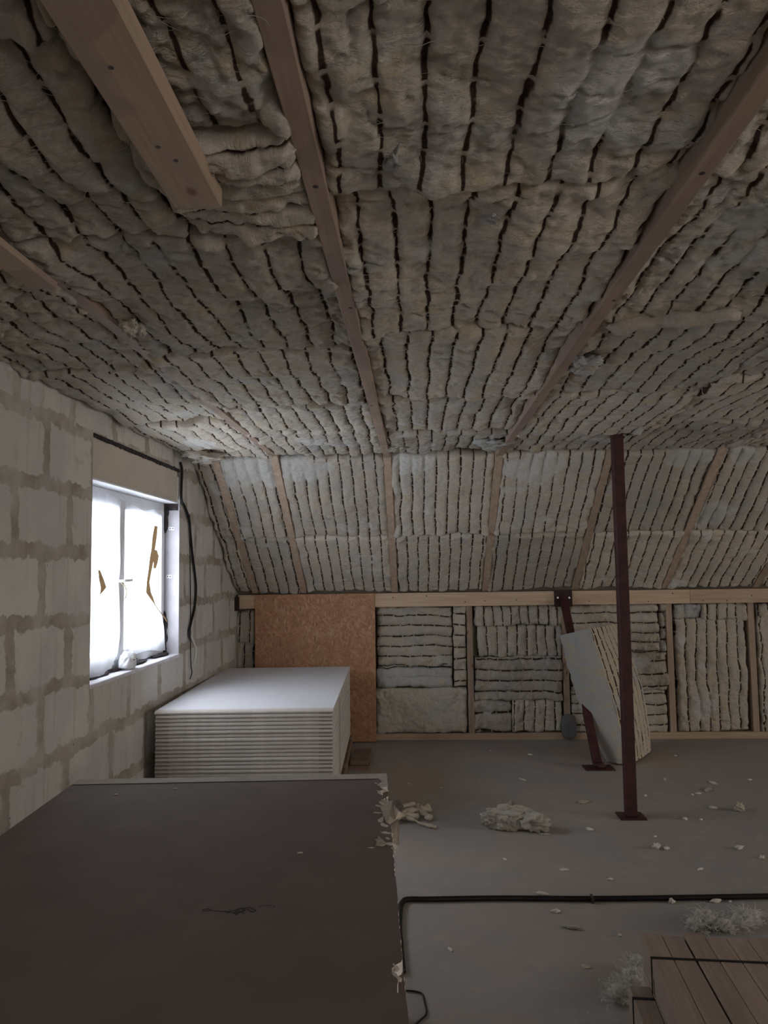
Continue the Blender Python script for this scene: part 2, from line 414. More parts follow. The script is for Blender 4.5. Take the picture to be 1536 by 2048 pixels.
# far gable wall with its window opening, right of the photographed part
gy0, gy1, gz0, gz1 = 1.2, 4.6, 0.75, 2.25
m_ = MB()
m_.box(XR, XR + 0.25, YREAR, gy0, 0, 3.05).box(XR, XR + 0.25, gy1, YB + 0.4, 0, 3.05).box(XR, XR + 0.25, gy0, gy1, 0, gz0).box(XR, XR + 0.25, gy0, gy1, gz1, 3.05)
struct(m_.build('wall_right', 'plaster'))
struct(MB().box(WX, XR, YREAR - 0.3, YREAR, 0, 3.05).build('wall_rear', 'plaster'))
# roof boarding behind the insulation: flat part and slope, one shell
d_ = 0.16
sl = Vector((0, YK - YJ, ZK - ZC)); SL = sl.length; sld = sl.normalized(); sln = Vector((0, -sld.z, sld.y)) * -1   # sln points into the room
if sln.z > 0: sln = -sln
prof = [(YREAR - 0.3, ZC + d_), (YJ + 0.07, ZC + d_), (YB + 0.4, ZK - 0.12 + d_ * 1.1), (YB + 0.4, ZK + 0.25), (YJ + 0.2, ZC + 0.45), (YREAR - 0.3, ZC + 0.45)]
vs = [(WX - 0.27, y, z) for y, z in prof] + [(XR + 0.25, y, z) for y, z in prof]; n = len(prof)
fs = [tuple(range(n)), tuple(range(n, 2 * n))[::-1]] + [(i, i + n, (i + 1) % n + n, (i + 1) % n) for i in range(n)]
struct(mesh_obj('ceiling', vs, fs, 'roof_boarding'))

# ------------------------------------------------------------------ window_2 (far gable), added fill panel (behind)
w2 = struct(empty('window_2', (XR, gy0, gz0)))
child(MB().box(XR + 0.12, XR + 0.13, gy0 + 0.05, gy1 - 0.05, gz0 + 0.05, gz1 - 0.05), 'window_pane', 'gable_pane', w2)
m_ = MB()
for (a, b, c, d) in ((gy0, gy0 + 0.07, gz0, gz1), (gy1 - 0.07, gy1, gz0, gz1), (gy0, gy1, gz0, gz0 + 0.07), (gy0, gy1, gz1 - 0.07, gz1), ((gy0 + gy1) / 2 - 0.05, (gy0 + gy1) / 2 + 0.05, gz0, gz1)):
    m_.box(XR + 0.07, XR + 0.12, a, b, c, d)
child(m_, 'window_frame', 'white_plastic', w2)
fill_root = struct(empty('rear_fill_panel', (0.2, YREAR, 1.0)))
child(MB().box(0.4, 3.4, YREAR + 0.005, YREAR + 0.015, 0.9, 2.2), 'window_pane', 'rear_fill', fill_root)  # glowing sheet added on the solid rear wall to fill the room
m_ = MB()
for (a, b, c, d) in ((0.33, 0.4, 0.83, 2.27), (3.4, 3.47, 0.83, 2.27), (0.4, 3.4, 0.83, 0.9), (0.4, 3.4, 2.2, 2.27)): m_.box(a, b, YREAR, YREAR + 0.05, c, d)
child(m_, 'window_frame', 'white_plastic', fill_root)  # frame round the added fill panel, out of view

# ------------------------------------------------------------------ window_1 in the block wall
w1 = struct(empty('window_1', (WX, WY0, WZ0)))
XF = -1.915; ZB = 2.185       # frame face, underside of the shutter box
m_ = MB()
for (a, b, c, d) in ((WY0, WY0 + 0.06, WZ0 + 0.03, ZB), (WY1 - 0.065, WY1 - 0.005, WZ0 + 0.03, ZB), (WY0 + 0.06, WY1 - 0.065, WZ0 + 0.03, WZ0 + 0.09), (WY0 + 0.06, WY1 - 0.065, ZB - 0.06, ZB)):
    m_.box(XF - 0.09, XF, a, b, c, d, bev=0.004)
child(m_, 'window_frame', 'white_plastic', w1)
YM = 4.90
for (a, b) in ((WY0 + 0.05, YM - 0.004), (YM + 0.004, WY1 - 0.055)):
    s = MB()
    for (c, d, e, f) in ((a, a + 0.055, WZ0 + 0.08, ZB - 0.05), (b - 0.055, b, WZ0 + 0.08, ZB - 0.05), (a + 0.055, b - 0.055, WZ0 + 0.08, WZ0 + 0.14), (a + 0.055, b - 0.055, ZB - 0.11, ZB - 0.05)):
        s.box(XF - 0.06, XF + 0.012, c, d, e, f, bev=0.005)
    so = child(s, 'sash', 'white_plastic', w1)
    po = mesh_obj('window_pane', [(XF - 0.045 - WX, y - WY0, z - WZ0) for (y, z) in ((a + 0.05, WZ0 + 0.13), (b - 0.05, WZ0 + 0.13), (b - 0.05, ZB - 0.1), (a + 0.05, ZB - 0.1))] +
             [(XF - 0.057 - WX, y - WY0, z - WZ0) for (y, z) in ((a + 0.05, WZ0 + 0.13), (b - 0.05, WZ0 + 0.13), (b - 0.05, ZB - 0.1), (a + 0.05, ZB - 0.1))],
             [(0, 1, 2, 3), (7, 6, 5, 4), (0, 4, 5, 1), (1, 5, 6, 2), (2, 6, 7, 3), (3, 7, 4, 0)], 'daylit_pane', so)
hp = on_plane(237, 1162, 0, XF + 0.02)
h = MB().box(XF + 0.012, XF + 0.02, hp.y - 0.015, hp.y + 0.015, hp.z - 0.04, hp.z + 0.04, bev=0.003)
h.tube([(XF + 0.02, hp.y, hp.z), (XF + 0.06, hp.y, hp.z)], 0.009).tube([(XF + 0.058, hp.y - 0.005, hp.z), (XF + 0.06, hp.y + 0.12, hp.z + 0.004)], 0.010)
child(h, 'handle', 'white_plastic', w1, True)
# right reveal coat, sill, foam remains and clips
child(MB().box(XF, WX - 0.002, WY1 - 0.006, WY1 - 0.001, WZ0 + 0.02, ZB), 'reveal_coat', 'reveal_render', w1)
child(MB().box(XF - 0.09, WX + 0.004, WY0 + 0.001, WY1 - 0.001, WZ0 - 0.003, WZ0 + 0.022, bev=0.004), 'window_sill', 'white_render', w1)
rng = random.Random(4)
m_ = MB()
for k in range(26):
    y = WY0 + 0.08 + (WY1 - WY0 - 0.12) * rng.random() ** 0.6
    m_.lump((XF + 0.02 + 0.02 * rng.random(), y, WZ0 + 0.032), (0.015 + 0.012 * rng.random(), 0.05 + 0.05 * rng.random(), 0.010), k, 0.5, 2.0, 2, flat=WZ0 + 0.021)
for k in range(22):
    z = WZ0 + 0.03 + (ZB - WZ0 - 0.06) * (0.24 * rng.random() ** 1.5 if k < 12 else 1 - 0.13 * rng.random())
    m_.lump((XF + 0.006, WY1 - 0.014, z), (0.012 + 0.012 * rng.random(), 0.010, 0.03 + 0.04 * rng.random()), k + 40, 0.5, 2.0, 2)
child(m_, 'sealing_foam', 'dark_foam', w1, True)
m_ = MB().box(XF + 0.001, WX - 0.012, WY1 - 0.012, WY1 - 0.007, ZB - 0.05, ZB - 0.002)
child(m_, 'corner_plate', 'dark_foam', w1)
for (u, v) in ((343, 1057), (338, 1153), (349, 1016)):
    p = on_plane(u, v, 1, WY1 - 0.008); x = max(XF + 0.02, min(WX - 0.02, p.x))
    c_ = MB().box(x - 0.022, x + 0.022, WY1 - 0.011, WY1 - 0.007, p.z - 0.014, p.z + 0.014, bev=0.002)
    co = child(c_, 'mounting_clip', 'white_plastic', w1)
    for dx in (-0.009, 0.011):
        hh = MB().disc((x + dx, WY1 - 0.0105, p.z), (0, -1, 0), 0.0045, 0.002, 8)
        vs = [Vector(q) - w1.location for q in hh.v]; mesh_obj('screw_hole', vs, hh.f, 'nail_steel', co)
# shutter box
sb = empty('shutter_box', (WX - 0.01, WY0, ZB)); props(sb, 'beige roller shutter box built in above the white window', 'shutter box')
child(MB().box(XF - 0.10, WX - 0.008, WY0 + 0.002, WY1 - 0.045, ZB + 0.012, WZ1 - 0.022, bev=0.003), 'box_body', 'shutter_box_board', sb)
child(MB().box(XF - 0.09, WX - 0.002, WY0 + 0.002, WY1 - 0.04, ZB, ZB + 0.012, bev=0.002), 'bottom_rail', 'white_plastic', sb)
child(MB().box(XF - 0.02, WX - 0.006, WY1 - 0.043, WY1 - 0.012, ZB + 0.03, WZ1 - 0.06, bev=0.003), 'end_cap', 'white_render', sb)
m_ = MB().box(XF - 0.05, WX - 0.004, WY0 + 0.002, WY1 - 0.003, WZ1 - 0.021, WZ1 - 0.001)
for k in range(40):
    m_.lump((WX - 0.006, WY0 + 0.03 + k * (WY1 - WY0 - 0.06) / 39, WZ1 - 0.012), (0.008, 0.03, 0.010 + 0.006 * rng.random()), k, 0.6, 2.2, 2)
child(m_, 'foam_strip', 'dark_foam', sb, True)

# plastic films over the two sashes
def film_sheet(name, y0, y1, ztop, zbot, seed, label, tuck):
    nu, nv = 44, 60; vs = []; fs = []
    for j in range(nv + 1):
        for i in range(nu + 1):
            a = i / nu; b = j / nv
            y = y0 + (y1 - y0) * a; z = ztop(a) + (zbot(a) - ztop(a)) * b
            y += tuck(a, b)
            fold = 0.012 * mnoise.noise(Vector((a * 5, b * 4, seed))) + 0.016 * abs(mnoise.noise(Vector((a * 9 + b * 2, b * 3, seed + 5)))) * (0.3 + b)
            x = XF + 0.020 + 0.030 * sin(pi * a) * (0.3 + 0.7 * b) + fold + 0.02 * b ** 4
            vs.append((x, y, z))
    for j in range(nv):
        for i in range(nu):
            k = j * (nu + 1) + i; fs.append((k, k + 1, k + nu + 2, k + nu + 1))
    base = Vector((XF, (y0 + y1) / 2, WZ0 + 0.03))
    o = mesh_obj(name, [Vector(v) - base for v in vs], fs, 'plastic_film', None, base, smooth=True)
    props(o, label, 'plastic sheet', 'plastic sheets taped over the window sashes'); return o
fl = film_sheet('plastic_sheet', 4.29, 4.85, lambda a: 2.14 - 0.01 * sin(9 * a), lambda a: 1.07 + 0.0 * a + 0.16 * max(0, a - 0.45), 1.0,
                'bright plastic sheet over the left window sash, cut off by the block wall', lambda a, b: -0.07 * a * b ** 3)
fr = film_sheet('plastic_sheet', 4.962, 5.655, lambda a: 2.105 + 0.012 * sin(11 * a), lambda a: 1.115 + 0.02 * sin(5 * a) + 0.0 * a, 2.0,
                'bright plastic sheet over the right window sash, held by loose beige tape', lambda a, b: 0.05 * a * max(0, b - 0.62) * 1.5 - 0.10 * a * math.exp(-((b - 0.45) / 0.2) ** 2))
# crumpled bit of sheet lying on the sill
p = on_plane(256, 1330, 0, XF + 0.07)
m_ = MB().lump((XF + 0.07, p.y, WZ0 + 0.075), (0.045, 0.085, 0.062), 3, 0.25, 1.2, 4, flat=WZ0 + 0.023)
cs = m_.build('crumpled_bag', 'dirty_white_plastic', loc=(XF + 0.07, p.y, WZ0 + 0.025), smooth=True)
props(cs, 'crumpled whitish plastic bag lying on the window sill', 'bag')
m_ = MB()
for dy in (-0.03, 0.02): child(MB().disc((XF + 0.114, p.y + dy, WZ0 + 0.085), (1, 0, 0), 0.004, 0.008, 8), 'punched_hole', 'nail_steel', cs)
# loose tape strips
def strip(name, pts, w, mat, label, cat, wdir=(0, 1, 0), parent=None, thick=0.0012):
    wd = Vector(wdir).normalized(); vs = []; fs = []
    nd = Vector((1, 0, 0))
    for i, q in enumerate(pts):
        q = Vector(q); ww = w[i] if isinstance(w, (list, tuple)) else w
        t_ = 0.10 + 0.06 * sin(i * 1.3); wv = (wd * cos(t_) + nd * sin(t_)) * ww / 2; n_ = nd * thick
        vs += [q - wv, q + wv, q + wv + n_, q - wv + n_]
    for i in range(len(pts) - 1):
        k = 4 * i
        for a in range(4): fs.append((k + a, k + (a + 1) % 4, k + 4 + (a + 1) % 4, k + 4 + a))
    fs.append((0, 1, 2, 3)); k = 4 * (len(pts) - 1); fs.append((k + 3, k + 2, k + 1, k))
    base = Vector(pts[-1])
    o = mesh_obj(name, [v - base for v in vs], fs, mat, None, base)
    return props(o, label, cat)
def wp(u, v, x=XF + 0.112): return on_plane(u, v, 0, x)
strip('loose_tape', [wp(312, 1052), wp(309, 1075), wp(306, 1100), wp(304, 1115), wp(300, 1140), wp(296, 1165), wp(297, 1185), wp(303, 1196), wp(309, 1208), wp(317, 1220), wp(327, 1232), wp(335, 1245)],
      [0.05, 0.06, 0.05, 0.075, 0.055, 0.04, 0.065, 0.05, 0.016, 0.014, 0.022, 0.012], 'tape_film', 'long beige tape curling down the right sash sheet', 'tape')
strip('loose_tape', [wp(311, 1100), wp(312, 1112), wp(311, 1126), wp(309, 1137)], [0.04, 0.075, 0.06, 0.04], 'tape_film', 'short pale tape flap beside the long curling tape', 'tape')
strip('loose_tape', [wp(198, 1140), wp(203, 1160), wp(207, 1175), wp(203, 1184), wp(199, 1189)], [0.02, 0.05, 0.06, 0.03, 0.01], 'tape_film', 'pinkish torn tape at the edge of the left sash sheet', 'tape')
m_ = MB().tube([wp(243, 1165), wp(250, 1172), wp(253, 1182), wp(252, 1192), wp(250, 1198)], 0.004, 6)
props(m_.build('white_string', 'beige_tape', loc=wp(250, 1198), smooth=True), 'short curved string hanging from the window handle', 'string')

# ------------------------------------------------------------------ cables on the left wall
def wq(u, v, off=0.015): return on_plane(u, v, 0, WX + off)
def smooth_path(pts, n=6):
    P_ = [Vector(p) for p in pts]; out = []
    for i in range(len(P_) - 1):
        p0, p1, p2, p3 = P_[max(i - 1, 0)], P_[i], P_[i + 1], P_[min(i + 2, len(P_) - 1)]
        for k in range(n):
            s = k / n; out.append(0.5 * ((2 * p1) + (p2 - p0) * s + (2 * p0 - 5 * p1 + 4 * p2 - p3) * s * s + (3 * p1 - p0 - 3 * p2 + p3) * s ** 3))
    out.append(P_[-1]); return out
path = [wq(361, 925), wq(364, 940), wq(363, 970), wq(363, 1000), wq(369, 1012), wq(378, 1038), wq(381, 1070), wq(385, 1110), wq(390, 1150), wq(392, 1180), wq(389, 1215), wq(382, 1245), wq(378, 1262)]
cb = MB().tube(smooth_path(path), 0.010, 8).build('wall_cable', 'black_rubber', loc=path[-1], smooth=True)
props(cb, 'thick black cable hanging loose on the block wall right of the window', 'cable')
child(MB().lump(wq(379, 1268), (0.012, 0.014, 0.045), 3, 0.4, 2, 2), 'taped_end', 'dark_foam', cb, True)
wpath = [wq(381, 1268), wq(387, 1283), wq(392, 1298), wq(391, 1315), wq(387, 1330)]
child(MB().tube(smooth_path(wpath), 0.006, 6), 'white_core', 'white_wire', cb, True)
path = [wq(379, 1030), wq(380, 1120), wq(381, 1200), wq(381, 1290), wq(382, 1330), wq(384, 1345), wq(380, 1358)]
props(MB().tube(smooth_path(path), 0.004, 6).build('thin_wire', 'black_rubber', loc=path[-1], smooth=True), 'thin dark wire hanging straight down behind the thick black cable', 'wire')

# ================================================================== TIMBER
def timber_bar(name, a, b, w, h, mat, label, cat, upv, group=None, bev=0.003):
    M_ = MB().bar(a, b, w, h, upv, bev=bev)
    base = Vector(a)
    o = mesh_obj(name, [Vector(v) - base for v in M_.v], M_.f, mat, None, base)
    return props(o, label, cat, group)
JX = [-1.12, -0.22, 0.665, 1.53, 2.39, 3.26, 4.14]
ordn = ['nearest the window wall', 'second from the window wall', 'third from the window wall', 'fourth from the window wall', 'fifth from the window wall', 'sixth from the window wall', 'seventh from the window wall']
JW, JH = 0.052, 0.12
for i, x in enumerate(JX[:6]):
    jz = 2.61 + (0.022, -0.006, -0.006, 0.045, 0.03, 0.0)[i]
    jo = timber_bar('ceiling_joist', (x, -0.6, jz), (x, YJ + 0.02, jz), JW, JH, 'joist_timber',
               'flat ceiling joist between batts, %s' % ordn[i], 'joist', (0, 0, 1), 'joists of the flat ceiling')
    if i in (1, 2):
        for (y, dx) in ((1.72, 0.0), (2.55, 0.01), (4.1, -0.01)): child(MB().disc((x + dx, y, jz - JH / 2 + 0.0003), (0, 0, -1), 0.007, 0.001, 10), 'nail_hole', 'nail_steel', jo)
# rafters down the slope; their room faces lie about flush with the batts
def slope_pt(s, x, off=0.0):
    p = Vector((x, YJ, ZC)) + sld * s; return p + sln * off
for i, x in enumerate([-1.60] + JX):
    o_ = -0.04 if i else -0.045
    timber_bar('rafter', slope_pt(-0.02, x, o_), slope_pt(SL - 0.02, x, o_), 0.062, JH - 0.02, 'joist_timber' if 0 else 'stud_timber',
               'sloping roof rafter between batts, ' + ('against the block wall' if i == 0 else ordn[i - 1].replace('nearest', 'first from') if i == 1 else ordn[i - 1]), 'rafter', tuple(sln), 'rafters of the roof slope')
# short wide plank nailed under the ceiling, and the short board at the left edge
a0 = on_plane(345, 418, 2, 2.485); a1 = on_plane(440, 415, 2, 2.485)
pk = timber_bar('ceiling_plank', ((a0.x + a1.x) / 2 + 0.015, 0.45, 2.507), ((a0.x + a1.x) / 2 + 0.005, (a0.y + a1.y) / 2, 2.507), abs(a1.x - a0.x), 0.045, 'plank_timber',
                'wide short yellow-brown plank fixed under the ceiling, its square end free', 'plank', (0, 0, 1))
m_ = MB()
for (u, v) in ((316, 294), (352, 321), (222, 135)):
    q = on_plane(u, v, 2, 2.4845); child(MB().disc((q.x, q.y, 2.4848), (0, 0, -1), 0.005, 0.001, 10), 'nail_hole', 'nail_steel', pk)
a0 = on_plane(100, 515, 2, 2.515); a1 = on_plane(160, 575, 2, 2.515)
timber_bar('ceiling_plank', (JX[0] + 0.01, 0.9, 2.523), (JX[0] + 0.01, a1.y, 2.523), 0.085, 0.022, 'plank_timber',
           'yellowish board end under the joist at the left edge of the photo', 'plank', (0, 0, 1))

# knee wall: beam in two lengths, bottom plate, studs
YF = YB - 0.10
bj = on_plane(1380, 1190, 1, YF).x
for (xa, xb, lab) in ((WX + 0.03, bj - 0.001, 'long pale timber beam along the top of the low wall'), (bj + 0.001, 6.2, 'yellower beam length continuing the top of the low wall at right')):
    mbm = MB().box(xa, xb, YF, YB + 0.06, ZK - 0.14, ZK - 0.005, bev=0.003)
    o = mbm.build('wall_beam', 'beam_timber', loc=(xa, YF, ZK - 0.14)); props(o, lab, 'beam')
    m_ = MB(); r2 = random.Random(int(xb * 10))
    x = xa + 1.3 if xa < 0 else xa + 0.12
    while x < min(xb, 4.2):
        child(MB().disc((x, YF - 0.0002, ZK - 0.03 - 0.09 * r2.random()), (0, -1, 0), 0.006, 0.001, 8), 'nail_head', 'nail_steel', o); x += 0.18 + 0.25 * r2.random()
pl = MB().box(WX + 0.02, 6.2, YB - 0.01, YB + 0.10, 0.0, 0.065, bev=0.003).build('bottom_plate', 'beam_timber', loc=(WX + 0.02, YB, 0)); props(pl, 'timber bottom plate on the floor along the low wall', 'plate')
SX = [on_plane(941, 1340, 1, YB).x, on_plane(1133, 1380, 1, YB).x, on_plane(1342, 1340, 1, YB).x, on_plane(1507, 1340, 1, YB).x, 4.2]
SX0 = on_plane(748, 1340, 1, YB).x
names_s = ['stud of the low wall nearest the brown strand board', 'stud of the low wall behind the slanted steel strut', 'stud of the low wall right of the tall steel post', 'stud of the low wall at the right edge of the photo', 'stud of the low wall beyond the right edge of the photo']
for x, lab in zip(SX, names_s):
    o = MB().box(x - 0.030, x + 0.030, YB - 0.008, YB + 0.10, 0.065, ZK - 0.14, bev=0.003).build('wall_stud', 'stud_timber', loc=(x, YB, 0.065)); props(o, lab, 'stud', 'studs of the low wall')
# strand board
ox0 = on_plane(510, 1260, 1, YF - 0.012).x; ox1 = on_plane(751, 1300, 1, YF - 0.012).x
ob = MB().box(ox0, ox1, YF - 0.013, YF - 0.001, 0.012, ZK - 0.004, bev=0.001).build('strand_board', 'strand_board', loc=(ox0, YF, 0.012)); props(ob, 'orange-brown strand board panel covering the low wall behind the white boards', 'panel')

# ================================================================== GLASS WOOL BATTS
def batt(label, O, U, V, w, l, N, stripe='v', seed=0, res=0.010, thick=0.10, puff=0.014, groove=0.016, rough=0.030, sag=0.0, tilt=(0, 0), pitch=0.098, off=0.5, group=None, mat='striped_glass_wool', ragged=0.012, cat='insulation batt', fibres=0, wav=0.10, bald=None):
    """one piece of glass wool: U across, V along, N towards the room"""
    O = Vector(O); U = Vector(U).normalized(); V = Vector(V).normalized(); N = Vector(N).normalized()
    nu = max(8, int(w / res)); nv = max(8, int(l / res))
    # a denser rim so that the edge rolls round
    a = np.linspace(0, 1, nu + 1); b = np.linspace(0, 1, nv + 1)
    A, B = np.meshgrid(a * w, b * l)
    e = np.minimum(A, w - A); f = np.minimum(B, l - B)
    wob = wav * fbm(A * 4 + 3, B * 4, seed + 11, 2) + 0.05 * vn(A * 25, B * 25, seed + 12)
    if stripe == 'v': S = A / pitch + off + wob; T = B / 0.112
    else: S = B / pitch + off + wob; T = A / 0.112
    fr_ = S - np.floor(S); d = np.abs(fr_ - 0.5)
    jag = 1 + 0.9 * fbm(A * 16, B * 16, seed + 3, 2)
    r1, r2_ = 0.045 * jag, 0.040 * jag
    ed = np.clip(e / r1, 0, 1); fd = np.clip(f / r2_, 0, 1)
    edge = 1 - np.sqrt(1 - (1 - ed) ** 2 * 0.98); edge2 = 1 - np.sqrt(1 - (1 - fd) ** 2 * 0.98)
    hgt = -0.030 * edge - 0.036 * edge2
    gm = np.clip(0.75 + 1.6 * fbm(A * 3 + 9, B * 3, seed + 21, 2), 0.15, 1.4)
    hgt += puff * (0.5 - (1 - 2 * d) ** 2) * gm
    hgt -= groove * np.exp(-(d / 0.085) ** 2) * gm
    hgt += rough * 1.15 * fbm(A * 3.6 + seed, B * 3.6, seed + 31, 3) + rough * 0.30 * np.abs(fbm(A * 11, B * 9, seed + 41, 3))
    hgt += 0.25 * rough * fbm(A * 40, B * 40, seed + 51, 2)
    crease = np.clip(0.07 - np.abs(fbm(A * 5.5 + 2, B * 8 + 4, seed + 91, 2)), 0, 1) / 0.07
    hgt -= 0.30 * rough * crease * np.clip(fbm(A * 3, B * 3, seed + 95, 2) * 4 + 0.4, 0, 1)
    rimw = np.clip(1 - f / 0.16, 0, 1) + np.clip(1 - e / 0.10, 0, 1)
    hgt += rough * 1.1 * rimw * np.abs(fbm(A * 8, B * 8, seed + 61, 3))
    hgt += sag * np.sin(pi * np.clip(A / w, 0, 1)) * np.sin(pi * np.clip(B / l, 0, 1)) + tilt[0] * (A / w - 0.5) + tilt[1] * (B / l - 0.5)
    du = ragged * 1.6 * fbm(B * 9, A * 2, seed + 71, 3) * (np.abs(A / w - 0.5) * 2) ** 2
    dv = ragged * 2.2 * fbm(A * 9, B * 2, seed + 81, 3) * (np.abs(B / l - 0.5) * 2) ** 2
    PA = A + du; PB = B + dv
    nn = (nu + 1) * (nv + 1)
    co = (PA[..., None] * np.array(U) + PB[..., None] * np.array(V) + hgt[..., None] * np.array(N)).reshape(-1, 3)
    uv = np.stack([S.ravel(), T.ravel()], 1)
    I = np.arange(nn).reshape(nv + 1, nu + 1)
    q = np.stack([I[:-1, :-1], I[:-1, 1:], I[1:, 1:], I[1:, :-1]], -1).reshape(-1, 4)
    ring = np.concatenate([I[0, :-1], I[:-1, -1], I[-1, :0:-1], I[:0:-1, 0]]); m1 = len(ring)
    back = co[ring].copy(); hb = (back @ np.array(N)); back += (-thick - hb)[:, None] * np.array(N)
    mid_ = co[ring] * 0.5 + back * 0.5
    cen = co.mean(0); cen = cen + (-thick - cen @ np.array(N)) * np.array(N)
    V_ = np.concatenate([co, mid_, back, cen[None]]); uv = np.concatenate([uv, uv[ring], uv[ring], [[0, 0]]])
    k1 = nn; k2 = nn + m1; kc = nn + 2 * m1
    i0 = np.arange(m1); i1 = (i0 + 1) % m1
    s1 = np.stack([ring[i1], ring[i0], k1 + i0, k1 + i1], -1); s2 = np.stack([k1 + i1, k1 + i0, k2 + i0, k2 + i1], -1)
    tri = np.stack([k2 + i1, k2 + i0, np.full(m1, kc)], -1)
    quads = np.concatenate([q, s1, s2])
    flip = U.cross(V).dot(N) < 0
    if flip: quads = quads[:, ::-1]; tri = tri[:, ::-1]
    me = bpy.data.meshes.new('insulation_batt')
    me.vertices.add(len(V_)); me.vertices.foreach_set('co', V_.astype(np.float32).ravel())
    nl = len(quads) * 4 + len(tri) * 3
    me.loops.add(nl); li = np.concatenate([quads.ravel(), tri.ravel()]).astype(np.int32); me.loops.foreach_set('vertex_index', li)
    me.polygons.add(len(quads) + len(tri))
    ls = np.concatenate([np.arange(len(quads)) * 4, len(quads) * 4 + np.arange(len(tri)) * 3]).astype(np.int32)
    me.polygons.foreach_set('loop_start', ls)
    me.polygons.foreach_set('use_smooth', np.ones(len(quads) + len(tri), dtype=bool))
    me.update(calc_edges=True)
    ul = me.uv_layers.new(name='UVMap'); ul.data.foreach_set('uv', uv[li].astype(np.float32).ravel())
    if bald is None and seed % 4 == 1: bald = [(0.2 + 0.6 * ((seed * 37) % 100) / 100, 0.2 + 0.6 * ((seed * 53) % 100) / 100, 0.16, 0.14)]
    if bald:
        bd = np.zeros(A.shape)
        for (bu, bv, ru, rv) in bald:
            rr_ = np.sqrt(((A / w - bu) / ru) ** 2 + ((B / l - bv) / rv) ** 2) + 0.9 * fbm(A * 7, B * 7, seed + 77, 3)
            bd = np.maximum(bd, np.clip((1.05 - rr_) / 0.25, 0, 1))
        bd = np.concatenate([bd.ravel(), np.zeros(len(V_) - nn)])
        att = me.attributes.new('bald', 'FLOAT', 'POINT'); att.data.foreach_set('value', bd.astype(np.float32))
    me.materials.append(MATS[mat])
    o = bpy.data.objects.new('insulation_batt', me); o.location = O; COL.objects.link(o)
    props(o, label, cat, group)
    if fibres:
        r = random.Random(seed); fb = MB()
        for k in range(fibres):
            ia = int((0.05 + 0.9 * r.random()) * nv) * (nu + 1) + int((0.05 + 0.9 * r.random()) * nu)
            p0 = Vector(co[ia]) - N * 0.002
            ang = r.random() * 2 * pi; curl = (r.random() - 0.5) * 2.2; L = 0.02 + 0.05 * r.random(); pts = [p0]; lift = 0.05 + 0.35 * r.random()
            for s in range(5):
                dd = U * cos(ang) + V * sin(ang); pts.append(pts[-1] + dd * L / 5 + N * (L / 5 * lift * (1 - s * 0.35))); ang += curl / 2
            fb.tube(pts, [0.0008, 0.0007, 0.0006, 0.0005, 0.0004, 0.0002], 3, cap=False)
        fo = mesh_obj('loose_fibre', fb.v, fb.f, 'wispy_fibre', o, smooth=True); fo['kind'] = 'stuff'
    return o

DN = (0, 0, -1)
bay_txt = ['between the window wall and the first joist', 'between the first and second joists', 'between the second and third joists', 'between the third and fourth joists', 'between the fourth and fifth joists', 'between the fifth and sixth joists']
row_txt = ['at the roof slope', 'second from the slope', 'third from the slope', 'fourth from the slope', 'fifth from the slope', 'sixth from the slope']
def ceil_batt(x0, x1, y0, y1, label, seed, **kw):
    near = y0 < 3.2
    kw.setdefault('res', 0.0075 if near else 0.011); kw.setdefault('fibres', 200 if near else 40)
    return batt(label, (x0, y0, ZC + kw.pop('dz', 0.0)), (1, 0, 0), (0, 1, 0), x1 - x0, y1 - y0, DN, seed=seed, group='glass wool batts of the flat ceiling', **kw)
HG = [0.011, 0.022, 0.024, 0.003, 0.010, 0.02]      # how far the wool stays off each joist's middle line
bays = [(WX + 0.01, JX[0] - HG[0])] + [(JX[k] + HG[k], JX[k + 1] - HG[k + 1]) for k in range(5)]
rows = [
    [6.03, 4.62, 3.42, 2.2, 0.9],
    [6.03, 5.15, 4.20, 3.13, 2.02],
    [6.03, 5.12, 4.08, 2.95, 1.80, 0.5],
    [6.03, 5.25, 4.05, 2.90, 1.78, 0.6],
    [6.03, 4.95, 3.80, 2.7, 1.6],
    [6.03, 5.0, 3.9, 2.8],
]
sd = 100; rr = random.Random(7)
for bi, (bx, rw) in enumerate(zip(bays, rows)):
    for ri in range(len(rw) - 1):
        sd += 1
        y1, y0 = rw[ri], rw[ri + 1]
        near = y0 < 2.3
        lab = 'ceiling glass wool batt %s, %s' % (bay_txt[bi], row_txt[ri])
        ceil_batt(bx[0] - 0.004, bx[1] + 0.004, y0 + 0.004, y1 - 0.004, lab, sd, dz=rr.uniform(-0.006, 0.008), rough=0.044 if near else 0.032,
                  tilt=(rr.uniform(-0.008, 0.008), rr.uniform(-0.02, 0.012)), off=rr.random(), sag=0.012 if near else 0.004,
                  groove=0.009 if near else 0.008, puff=0.003 if near else 0.005, wav=0.22 if near else 0.12)
# nearest end of the first to second joist bay: pieces on both sides of the plank
ceil_batt(bays[1][0], -0.60, 1.25, 2.01, 'lumpy glass wool piece left of the wide plank end', 150, groove=0.009, puff=0.004, rough=0.042, dz=0.0, sag=0.02, tilt=(0.02, 0.0), off=0.3)
ceil_batt(bays[1][0], -0.60, 0.5, 1.24, 'lumpy glass wool piece left of the wide plank, at the photo top', 151, groove=0.009, puff=0.004, rough=0.042, sag=0.02)
ceil_batt(-0.595, bays[1][1], 1.52, 2.00, 'sagging glass wool piece with crosswise stripes right of the plank end', 152, stripe='u', pitch=0.075, rough=0.05, dz=-0.025, sag=0.02, tilt=(0, -0.015), off=0.2)
ceil_batt(-0.595, bays[1][1], 0.5, 1.50, 'crumpled glass wool piece right of the wide plank, at the photo top', 153, groove=0.010, puff=0.005, rough=0.060, dz=-0.005, sag=0.01)

